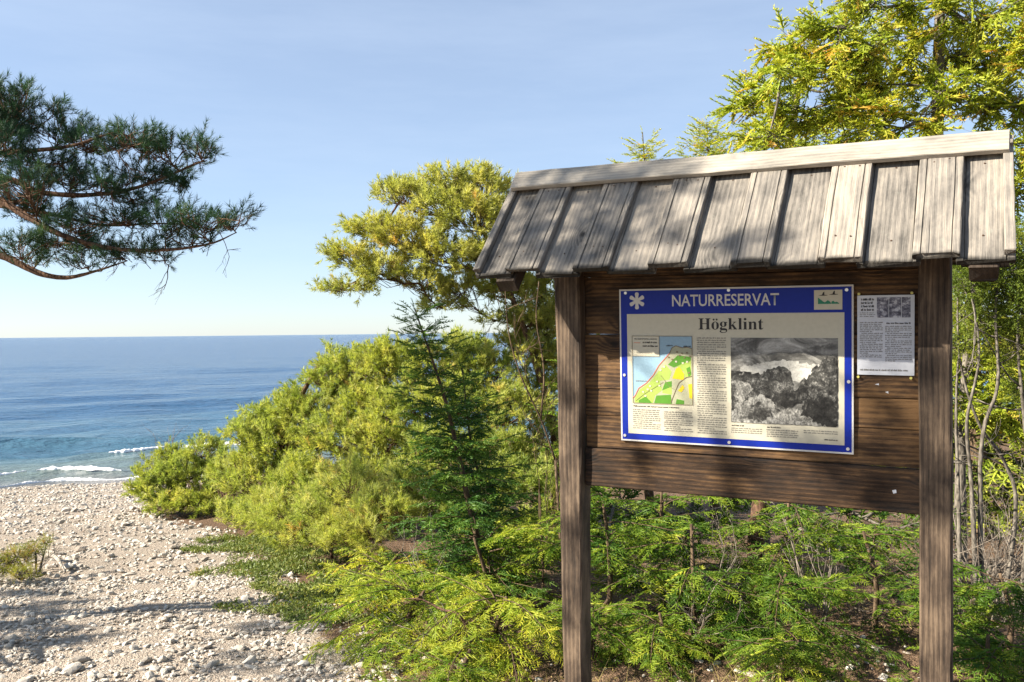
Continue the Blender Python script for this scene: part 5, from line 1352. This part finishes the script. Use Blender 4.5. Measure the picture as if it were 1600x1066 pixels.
pine('tall pine bush behind the young dark spruce', b, [b, b + [.0, 0, .6], b + [.1, 0, 1.2], b + [.15, 0, 1.6]],
     [cl(600, 580, 9.6, 50, 40, .8, .4), cl(620, 560, 9.8, 45, 26, .9, .4), cl(680, 578, 9.5, 55, 40, .9, .4), cl(735, 562, 9.6, 45, 30, .9, .4), cl(720, 540, 9.8, 30, 14, 1, .3), cl(770, 590, 9.4, 50, 45, .8, .4), cl(640, 640, 9.2, 60, 50, .6, .5), cl(720, 640, 9.0, 65, 50, .6, .5),
      cl(800, 650, 8.8, 55, 50, .5, .5), cl(600, 700, 9.0, 60, 50, .4, .5), cl(700, 720, 8.8, 65, 50, .3, .5), cl(790, 730, 8.5, 60, 50, .3, .5), cl(850, 610, 9.4, 40, 40, .7, .4), cl(850, 700, 9, 45, 50, .4, .4)],
     M['bark_pine'], M['pine_bush'], T_pine_far, 'pine_shrub', 'pine', 'pine bushes along the beach', .06, 2.0, 8, .95, tint_c=.52)
b = gp(-1.55, 7.6)
pine('pale low pine bush in front of the broad one, above the bright spruce boughs', b, [b, b + [0, 0, .3], b + [.1, 0, .6]],
     [cl(450, 815, 7.6, 45, 26, .3, .3), cl(500, 800, 7.4, 45, 34, .6, .3), cl(555, 770, 7.3, 50, 40, .9, .35), cl(545, 820, 7.1, 50, 28, .3, .3), cl(600, 800, 7.0, 45, 34, .6, .3), cl(420, 800, 8.0, 32, 22, .7, .3), cl(475, 838, 7.3, 45, 20, 0, .3), cl(525, 848, 7.0, 45, 20, 0, .3), cl(580, 840, 6.8, 45, 24, 0, .3)],
     M['bark_pine'], M['pine_bush'], T_pine, 'pine_shrub', 'pine', 'pine bushes along the beach', .014, 2.4, 7, .95, tint_c=.62)

b = gp(-.35, 7.7)
pine('low pine bush filling the ground behind the dark young spruce', b, [b, b + [0, 0, .3], b + [.1, 0, .6]],
     [cl(640, 755, 7.8, 45, 34, 0, .35), cl(690, 790, 7.5, 50, 34, 0, .35), cl(750, 775, 7.5, 50, 38, 0, .35), cl(815, 760, 7.6, 50, 40, 0, .35), cl(860, 790, 7.4, 45, 36, 0, .35), cl(620, 810, 7.3, 50, 30, 0, .3), cl(740, 835, 7.0, 60, 30, 0, .3), cl(830, 835, 7.0, 55, 30, 0, .3), cl(670, 710, 8.2, 45, 34, 0, .3), cl(770, 700, 8.2, 45, 34, 0, .3)],
     M['bark_pine'], M['pine_bush'], T_pine_far, 'pine_shrub', 'pine', 'pine bushes along the beach', .04, 1.7, 8, .95, tint_c=.4)

# dark young spruce and a smaller one beside it
spruce('young dark green spruce with a bare leader rising in front of the pines', gp(-.12, 6.0), at(648, 482, 5.9), .76, T_spr_mid, M['spruce_dark'], .115, 7, .10, r0=.028, droop=.34, el=.12, tint=.62, power=.9, step=.072, smax=.28)
spruce('knee high dark spruce sapling right of the young spruce', gp(-.18, 6.5), at(722, 575, 6.3), .42, T_spr_far, M['spruce_dark'], .14, 5, .2, r0=.018, droop=.25, el=.1, tint=.6)

# bright low spruce boughs left of the board
low_spruce('bright green low spruce spreading over the edge of the shingle', gp(-.55, 4.95), [(178, .42, .72, .75, .9), (200, .30, .68, .7, .7), (160, .55, .60, .6, 1), (222, .30, .62, .75, .6), (140, .5, .5, .5, 1), (245, .3, .58, .75, .6), (270, .25, .5, .7, .5), (300, .3, .45, .6, .6), (110, .5, .45, .5, .9), (190, .8, .5, .7, 1), (60, .5, .4, .6, .8), (330, .4, .45, .7, .8), (230, .75, .42, .7, 1), (170, .12, .62, .5, .35)],
           T_spr_near, M['spruce'], .72, 'low spruces in front of the pines', height=.30, step=.046)
low_spruce('bright green low spruce close beside the left post', gp(-.10, 4.75), rand_boughs(16, .38, .62, 100, 380, .1, .75, .5, .9), T_spr_near, M['spruce'], .74, 'low spruces in front of the pines', height=.36, step=.046)
low_spruce('fresh green spruce thicket below the young dark spruce', gp(-.15, 5.6), rand_boughs(18, .5, .8, 0, 360, .15, .9, .5, .9), T_spr_mid, M['spruce'], .66, 'low spruces in front of the pines', height=.5, step=.05)
low_spruce('yellowish spruce clump under the pale pine bush', gp(-.85, 5.9), rand_boughs(13, .35, .6, 90, 400, .15, .8, .5, .9), T_spr_mid, M['spruce_gold'], .55, 'low spruces in front of the pines', height=.4, step=.05)
low_spruce('low green spruce at the bottom edge left of the post', gp(-.28, 4.25), rand_boughs(12, .28, .46, 60, 330, .0, .5, .4, .8), T_spr_near, M['spruce'], .6, 'low spruces in front of the pines', height=.2, step=.042)

# spruces in the shade behind the board
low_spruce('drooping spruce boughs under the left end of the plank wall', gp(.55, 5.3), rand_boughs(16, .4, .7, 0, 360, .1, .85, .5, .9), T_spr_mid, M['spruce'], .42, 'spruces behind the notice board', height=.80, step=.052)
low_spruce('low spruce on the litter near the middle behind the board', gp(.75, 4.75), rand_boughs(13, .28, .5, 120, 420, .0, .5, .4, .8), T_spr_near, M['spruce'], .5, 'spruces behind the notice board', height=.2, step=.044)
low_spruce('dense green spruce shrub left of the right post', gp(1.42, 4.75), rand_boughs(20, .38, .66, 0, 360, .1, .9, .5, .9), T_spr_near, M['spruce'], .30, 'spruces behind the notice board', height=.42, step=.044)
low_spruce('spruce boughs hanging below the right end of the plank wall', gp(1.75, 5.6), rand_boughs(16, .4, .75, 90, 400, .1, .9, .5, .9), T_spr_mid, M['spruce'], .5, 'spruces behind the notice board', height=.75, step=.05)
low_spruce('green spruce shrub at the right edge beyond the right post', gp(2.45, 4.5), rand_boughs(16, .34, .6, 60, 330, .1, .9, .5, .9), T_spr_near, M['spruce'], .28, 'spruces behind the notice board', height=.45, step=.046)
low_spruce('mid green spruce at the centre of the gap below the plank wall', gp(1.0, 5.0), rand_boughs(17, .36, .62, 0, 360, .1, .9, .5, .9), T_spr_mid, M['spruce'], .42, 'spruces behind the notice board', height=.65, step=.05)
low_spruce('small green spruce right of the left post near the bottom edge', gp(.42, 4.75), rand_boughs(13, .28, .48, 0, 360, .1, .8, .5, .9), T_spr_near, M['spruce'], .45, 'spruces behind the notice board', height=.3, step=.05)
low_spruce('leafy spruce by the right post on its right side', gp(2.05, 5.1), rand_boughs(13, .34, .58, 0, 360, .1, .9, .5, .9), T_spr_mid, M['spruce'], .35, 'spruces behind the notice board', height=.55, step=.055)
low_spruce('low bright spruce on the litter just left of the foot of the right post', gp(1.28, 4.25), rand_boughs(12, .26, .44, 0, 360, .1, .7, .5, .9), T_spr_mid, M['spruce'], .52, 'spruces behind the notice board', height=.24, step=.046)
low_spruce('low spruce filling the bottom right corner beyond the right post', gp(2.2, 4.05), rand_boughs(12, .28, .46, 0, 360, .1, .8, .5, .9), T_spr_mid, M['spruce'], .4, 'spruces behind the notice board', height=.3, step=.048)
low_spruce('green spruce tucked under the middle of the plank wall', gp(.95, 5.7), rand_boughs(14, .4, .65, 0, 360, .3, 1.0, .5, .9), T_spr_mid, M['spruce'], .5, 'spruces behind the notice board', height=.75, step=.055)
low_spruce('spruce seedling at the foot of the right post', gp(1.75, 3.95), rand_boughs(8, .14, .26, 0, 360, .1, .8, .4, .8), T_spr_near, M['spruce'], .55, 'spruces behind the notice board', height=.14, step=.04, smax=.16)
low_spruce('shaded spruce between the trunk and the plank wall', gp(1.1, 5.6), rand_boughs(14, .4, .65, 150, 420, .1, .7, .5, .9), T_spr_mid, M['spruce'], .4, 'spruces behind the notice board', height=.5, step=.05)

# tall golden spruces over the roof
b = gp(2.95, 6.3)
G_ = [(1165, 168, 26, 14), (1190, 140, 24, 16), (1205, 178, 36, 24), (1200, 215, 45, 18), (1215, 110, 22, 22), (1232, 70, 20, 26), (1250, 120, 32, 28), (1255, 175, 42, 30), (1268, 92, 24, 24), (1305, 45, 34, 28), (1305, 105, 40, 32), (1310, 165, 44, 32), (1350, 15, 40, 28),
      (1360, 75, 44, 32), (1365, 135, 46, 34), (1365, 195, 46, 30), (1410, 10, 44, 30), (1420, 70, 46, 34), (1425, 130, 46, 34), (1430, 190, 46, 28), (1480, 20, 46, 34), (1485, 90, 46, 36), (1490, 150, 46, 34), (1540, 30, 46, 36), (1550, 100, 46, 36), (1550, 165, 46, 34),
      (1600, 20, 46, 36), (1605, 90, 46, 36), (1605, 160, 46, 36), (1605, 230, 40, 36), (1600, 300, 34, 36), (1605, 360, 34, 30), (1330, -40, 46, 34), (1400, -55, 46, 34), (1480, -50, 46, 34), (1560, -45, 46, 34), (1450, -120, 50, 40), (1550, -120, 50, 40), (1500, -190, 46, 40), (1660, 60, 50, 40), (1660, 150, 50, 40), (1665, 250, 50, 40)]
bushy('tall golden green spruce filling the sky above the right end of the roof', b, [b - [0, 0, .1], b + [0, 0, 1.5], b + [.05, 0, 3.2], b + [.1, 0, 5.0]],
      [cl(x, y, 6.1 + rng.uniform(-.45, .55), rx, rz, 0, .22) for x, y, rx, rz in G_], T_spr_far, M['spruce_gold'], 6.0, tint=.55, scale=(.55, 1.0))
b = gp(2.1, 7.6)
bushy('golden green spruce half hidden behind the roof with its ragged side to the left', b, [b - [0, 0, .1], b + [0, 0, 1.5], b + [.2, 0, 3.0], b + [.4, 0, 4.2]],
      [cl(x, y, 7.5 + rng.uniform(-.3, .3), rx, rz, 0, .3) for x, y, rx, rz in ((1180, 225, 40, 24), (1230, 240, 50, 30), (1290, 230, 50, 40), (1340, 190, 50, 40), (1330, 130, 45, 40), (1290, 290, 60, 40), (1200, 300, 60, 40), (1370, 60, 40, 40))], T_spr_far, M['spruce_gold'], 3.6, tint=.5, scale=(.42, .8))
spruce('thin spruce top just showing over the ridge, nearest the roof middle', gp(2.05, 9.2), at(1103, 192, 9.2), 1.9, T_spr_far, M['spruce_gold'], .11, 7, .80, r0=.05, tint=.6, step=.07, group='treetops over the ridge')
spruce('small spruce tip showing over the ridge left of the thin top', gp(1.42, 9.0), at(1003, 208, 9.0), 1.7, T_spr_far, M['spruce_gold'], .11, 7, .82, r0=.05, tint=.6, step=.07, group='treetops over the ridge')
spruce('bushy spruce standing far behind the right post', gp(4.0, 7.6), gp(4.0, 7.6) + [0, 0, 3.6], 1.3, T_spr_far, M['spruce_gold'], .36, 5, .06, r0=.08, tint=.5, step=.17, smax=.36)
spruce('dense spruce behind the left post closing the gap to the pines', gp(.65, 8.0), gp(.65, 8.0) + [0, 0, 2.0], .95, T_spr_far, M['spruce'], .24, 5, .05, r0=.05, tint=.4, step=.14, smax=.36)

b = gp(3.3, 6.6)
bushy('golden juniper thicket behind the shaggy stems at the right edge', b, [b - [0, 0, .1], b + [0, 0, .8], b + [.05, 0, 1.6], b + [.1, 0, 2.4]],
      [cl(x, y, 6.6 + rng.uniform(-.3, .3), rx, rz, 0, .25) for x, y, rx, rz in ((1490, 430, 40, 34), (1550, 420, 44, 36), (1610, 430, 44, 36), (1500, 495, 40, 34), (1560, 500, 44, 34), (1615, 510, 44, 40), (1515, 560, 40, 34), (1580, 570, 44, 34), (1630, 590, 44, 40), (1500, 630, 36, 30), (1570, 640, 44, 34), (1620, 670, 44, 34), (1480, 380, 40, 30))], T_spr_far, M['spruce_gold'], 6.0, 'juniper_thicket', 'juniper', tint=.5, scale=(.55, 1.0), r0=.05)
b = gp(3.75, 7.8)
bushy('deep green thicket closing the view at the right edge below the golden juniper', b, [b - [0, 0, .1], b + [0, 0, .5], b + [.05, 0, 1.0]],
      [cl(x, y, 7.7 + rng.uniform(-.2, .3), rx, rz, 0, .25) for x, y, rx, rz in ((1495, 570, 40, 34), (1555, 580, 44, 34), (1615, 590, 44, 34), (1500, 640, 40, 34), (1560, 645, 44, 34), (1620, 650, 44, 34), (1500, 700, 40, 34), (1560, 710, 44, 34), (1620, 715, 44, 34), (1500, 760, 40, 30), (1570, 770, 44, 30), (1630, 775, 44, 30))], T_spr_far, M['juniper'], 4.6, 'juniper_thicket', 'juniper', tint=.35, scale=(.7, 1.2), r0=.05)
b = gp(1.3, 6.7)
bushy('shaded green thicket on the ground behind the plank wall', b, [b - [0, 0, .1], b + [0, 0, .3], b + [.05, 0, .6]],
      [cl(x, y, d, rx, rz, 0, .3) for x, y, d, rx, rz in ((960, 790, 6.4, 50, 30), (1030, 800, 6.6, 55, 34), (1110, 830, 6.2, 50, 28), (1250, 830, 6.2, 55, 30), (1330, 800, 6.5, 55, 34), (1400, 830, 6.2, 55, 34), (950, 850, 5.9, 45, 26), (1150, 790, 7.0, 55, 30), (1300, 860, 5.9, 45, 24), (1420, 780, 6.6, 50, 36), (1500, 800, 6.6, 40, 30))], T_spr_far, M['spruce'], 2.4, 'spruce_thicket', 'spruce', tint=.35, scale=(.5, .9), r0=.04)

# many-stemmed juniper right of the right post
b = gp(2.72, 5.25)
J = 5.3
juniper('many stemmed juniper with shaggy grey trunks right of the right post', b,
        [[b - [0, 0, .05], at(1520, 760, J), at(1512, 660, J), at(1530, 560, J), at(1518, 450, J)], [b + [.05, .05, 0], at(1535, 700, J), at(1560, 600, J), at(1555, 480, J), at(1570, 380, J)], [b + [.2, .1, 0], at(1590, 790, J + .2), at(1570, 720, J + .2), at(1530, 660, J + .1), at(1500, 560, J + .1), at(1495, 430, J + .1)],
         [b + [-.05, .1, 0], at(1500, 780, J + .1), at(1495, 640, J + .2), at(1500, 520, J + .2)], [b + [.25, 0, 0], at(1610, 760, J), at(1600, 640, J), at(1590, 520, J), at(1600, 400, J)]],
        [(at(1510, 440, J), (.11, .12, .13)), (at(1560, 430, J), (.13, .14, .12)), (at(1600, 470, J), (.14, .14, .14)), (at(1545, 500, J + .1), (.12, .1, .10)), (at(1590, 540, J + .1), (.13, .13, .12)), (at(1500, 540, J + .1), (.07, .08, .07)), (at(1590, 390, J), (.15, .15, .13)), (at(1530, 390, J), (.13, .13, .11)), (at(1600, 610, J + .1), (.10, .1, .07))],
        T_jun, M['juniper'], M['bark_grey'], 300, r0=.015, dead=14, ssc=1.2)

# driftwood corner at the left edge
b = gpx(30, 908)
juniper('low creeping juniper with browning tips beside driftwood at the left edge', b, [[b, b + [.1, 0, .04], b + [.22, -.05, .07]]],
        [(at(22, 872, 7.2), (.15, .14, .09)), (at(48, 862, 7.3), (.11, .10, .07)), (at(35, 898, 6.95), (.15, .10, .045)), (at(70, 850, 7.4), (.045, .06, .04)), (at(5, 888, 7.1), (.12, .12, .08)), (at(-25, 880, 7.1), (.15, .12, .09))],
        T_jun, M['juniper'], M['dead'], 330, r0=.004, dead=4, tint=.72, ssc=.62)
W = Soup()
g0 = np.array([0, 0, .03])
tube(W, curve([gpx(68, 886) + g0 * 3, gpx(84, 888) + g0 * 3, gpx(99, 899) + g0 * .6], 4), [.018, .019, .019, .018, .017, .016, .014, .012, .009], 7, .5, .10)
tube(W, curve([gpx(58, 882) + g0 * 4, gpx(80, 884) + g0 * 3.6, gpx(101, 884) + g0 * 3], 4), np.linspace(.020, .010, 9), 7, .5, .10)
tube(W, curve([gpx(70, 892) + g0, gpx(88, 893) + g0], 4), np.linspace(.014, .008, 5), 6, .5, .10)
o = W.build('driftwood', M['drift'], None, True)
tag(o, 'bleached crooked driftwood lying by the creeping juniper at the left edge', 'driftwood')

# bare shrubs and dead twigs
def bare(name, label, base_, n, L, r, lev, mat, up=.7, spread=.5, cat='shrub', dirs=None, trop=.05, kids=3):
    W = Soup(); base_ = np.asarray(base_, float)
    for k in range(n):
        a = rng.uniform(0, 6.28)
        d = dirs[k % len(dirs)] if dirs else [math.cos(a) * (1 - up), math.sin(a) * (1 - up), up]
        twigs(W, base_ + rng.normal(size=3) * [.02, .02, 0], nrm(d), L * rng.uniform(.7, 1.1), r, lev, spread, kids, trop)
    o = W.build(name, mat, None, True, base_); o.location = base_
    return tag(o, label, cat)


bare('bare_shrub', 'leafless reddish shrub showing above the far pine bush by the foam', gp(-4.55, 12.3), 9, .55, .009, 4, M['bark_red'], .75, .4)
bare('bare_sapling', 'thin leafless sapling forking left of the left post', gp(.15, 5.6), 1, .8, .007, 4, M['bark_twig'], 1, .28, 'sapling', [(-.08, 0, 1)], .12)
W = Soup()
for pts in ([(868, 720), (845, 655), (815, 590), (795, 520), (788, 430)], [(845, 655), (850, 580), (838, 500), (842, 440)]):
    tube(W, curve([at(x, y, 5.7) for x, y in pts], 5), np.linspace(.007, .003, 5 * (len(pts) - 1) + 1), 5)
tube(W, curve([gp(.32, 5.7), at(868, 720, 5.7)], 3), [.011, .010, .010, .009], 5)
for k in range(14):
    x, y = (868 - k * 5.5, 700 - k * 18)
    twigs(W, at(x - 10, y, 5.7), nrm(np.array([rng.normal(), rng.normal() * .5, .7])), .22, .0032, 2, .5)
o = W.build('bare_sapling', M['bark_twig'], None, True); tag(o, 'tall forked leafless sapling rising beside the left post towards the pine', 'sapling')
bare('dead_shrub', 'pale dead twigs in the middle of the gap under the plank wall', gp(.98, 4.9), 3, .34, .0055, 4, M['dead'], .72, .55)
bare('dead_shrub', 'dead twig tangle beneath the plank wall near the leaning trunk', gp(1.2, 5.4), 4, .42, .0055, 4, M['dead'], .6, .6)
bare('dead_shrub', 'dead branches hanging among spruce left of the right post', gp(1.72, 5.1), 4, .5, .006, 4, M['dead'], .7, .55)
bare('dead_shrub', 'grey dead twig tangle at the foot of the shaggy juniper', gp(2.55, 5.0), 13, .45, .006, 4, M['dead'], .45, .65)
bare('dead_shrub', 'dense dead branches behind the juniper at the right edge', gp(2.95, 5.6), 16, .6, .006, 4, M['dead'], .6, .6)
bare('dead_twigs', 'dry broken twigs lying among bright spruce boughs left of the post', gp(-.35, 4.75) + [0, 0, .1], 4, .30, .004, 3, M['dead'], .3, .5, 'twigs')
bare('dead_twigs', 'dry twigs on the slope above the bright spruce boughs', gp(-.55, 5.5) + [0, 0, .25], 4, .28, .003, 3, M['dead'], .3, .5, 'twigs')
W = Soup()
fb = [at(630, 938, 4.75), at(660, 940, 4.75), at(690, 955, 4.7), at(715, 962, 4.65), at(735, 990, 4.6)]
tube(W, curve(fb, 4), np.linspace(.003, .010, 17), 6, .5, .14)
for k in range(6):
    twigs(W, curve(fb, 4)[2 + k * 2], nrm(rng.normal(size=3)), .10, .0025, 2, .6)
o = W.build('fallen_branch', M['bark_pine'], None, True); tag(o, 'brown broken branch lying under the bright spruce boughs', 'branch')
W = Soup(); b = gp(1.66, 6.0)
tube(W, curve([b - [0, 0, .1], at(1182, 850, 6.0), at(1192, 780, 6.0), at(1200, 700, 6.0)], 5), np.linspace(.058, .05, 16), 9, .5, .06)
o = W.build('tree_trunk', M['bark_pine'], None, True, b); o.location = b; tag(o, 'short tan tree trunk leaning under the right half of the plank wall', 'trunk')

# creeping ground cover at the edge of the shingle
def leaf_t(n=12):
    p = rng.normal(size=(n, 3)) * [.016, .016, .006] + [0, 0, .012]
    d = nrm(rng.normal(size=(n, 3)) + [0, 0, .9])
    return tri_needles(p, d, rng.uniform(.012, .022, n), .009)
TL = [leaf_t() for _ in range(6)]
L_ = Soup(); n = 5200
y = rng.uniform(5.6, 9.2, n); x = edge_x(y) + rng.uniform(-.25, .85, n) + .2 * np.sin(y * 5) + .12 * np.sin(y * 11 + 1)
keep = (np.sin(x * 6 + y * 4) * np.sin(y * 5 - x * 3) + rng.normal(size=n) * .4) > -.25
x, y = x[keep], y[keep]; n = len(x)
scatter(L_, TL, np.stack([x, y, ground_z(x, y) + .005], 1), np.tile([1., 0, 0], (n, 1)) + rng.normal(size=(n, 3)) * [.6, .9, .1], rng.uniform(.8, 1.7, n), np.clip(rng.normal(size=n) * .22 + .5, 0, 1), (0, 0, 1))
o = L_.build('ground_cover', M['groundcover']); tag(o, 'creeping green ground cover along the edge of the shingle', 'ground cover', None, 'stuff')
# fallen needles and dry grass on the litter
G = Soup(); n = 5000
x = rng.uniform(-1.3, 3.2, n); y = rng.uniform(3.3, 7.2, n); k = x > edge_x(y) - .1; x, y = x[k], y[k]; n = len(x)
p = np.stack([x, y, ground_z(x, y) + .008], 1)
v, f = tri_needles(p, np.stack([rng.normal(size=n), rng.normal(size=n), np.abs(rng.normal(size=n)) * .25], 1), rng.uniform(.03, .09, n), .004)
G.add(v, f, np.repeat(rng.uniform(.3, 1, n), 3))
for cx, cy, nn in ((-.25, 4.0, 60), (.35, 4.05, 80), (.75, 4.05, 60), (1.35, 3.75, 70), (1.85, 3.8, 70), (1.1, 4.3, 60), (-.55, 4.1, 40)):
    x = cx + rng.normal(size=nn) * .09; y = cy + rng.normal(size=nn) * .09
    v, f = tri_needles(np.stack([x, y, ground_z(x, y)], 1), np.stack([rng.normal(size=nn) * .45, rng.normal(size=nn) * .45, np.ones(nn)], 1), rng.uniform(.06, .22, nn), .0035)
    G.add(v, f, np.repeat(rng.uniform(0, .7, nn), 3))
o = G.build('dry_grass', M['grass']); tag(o, 'dry grass and fallen needles on the forest floor', 'grass', None, 'stuff')
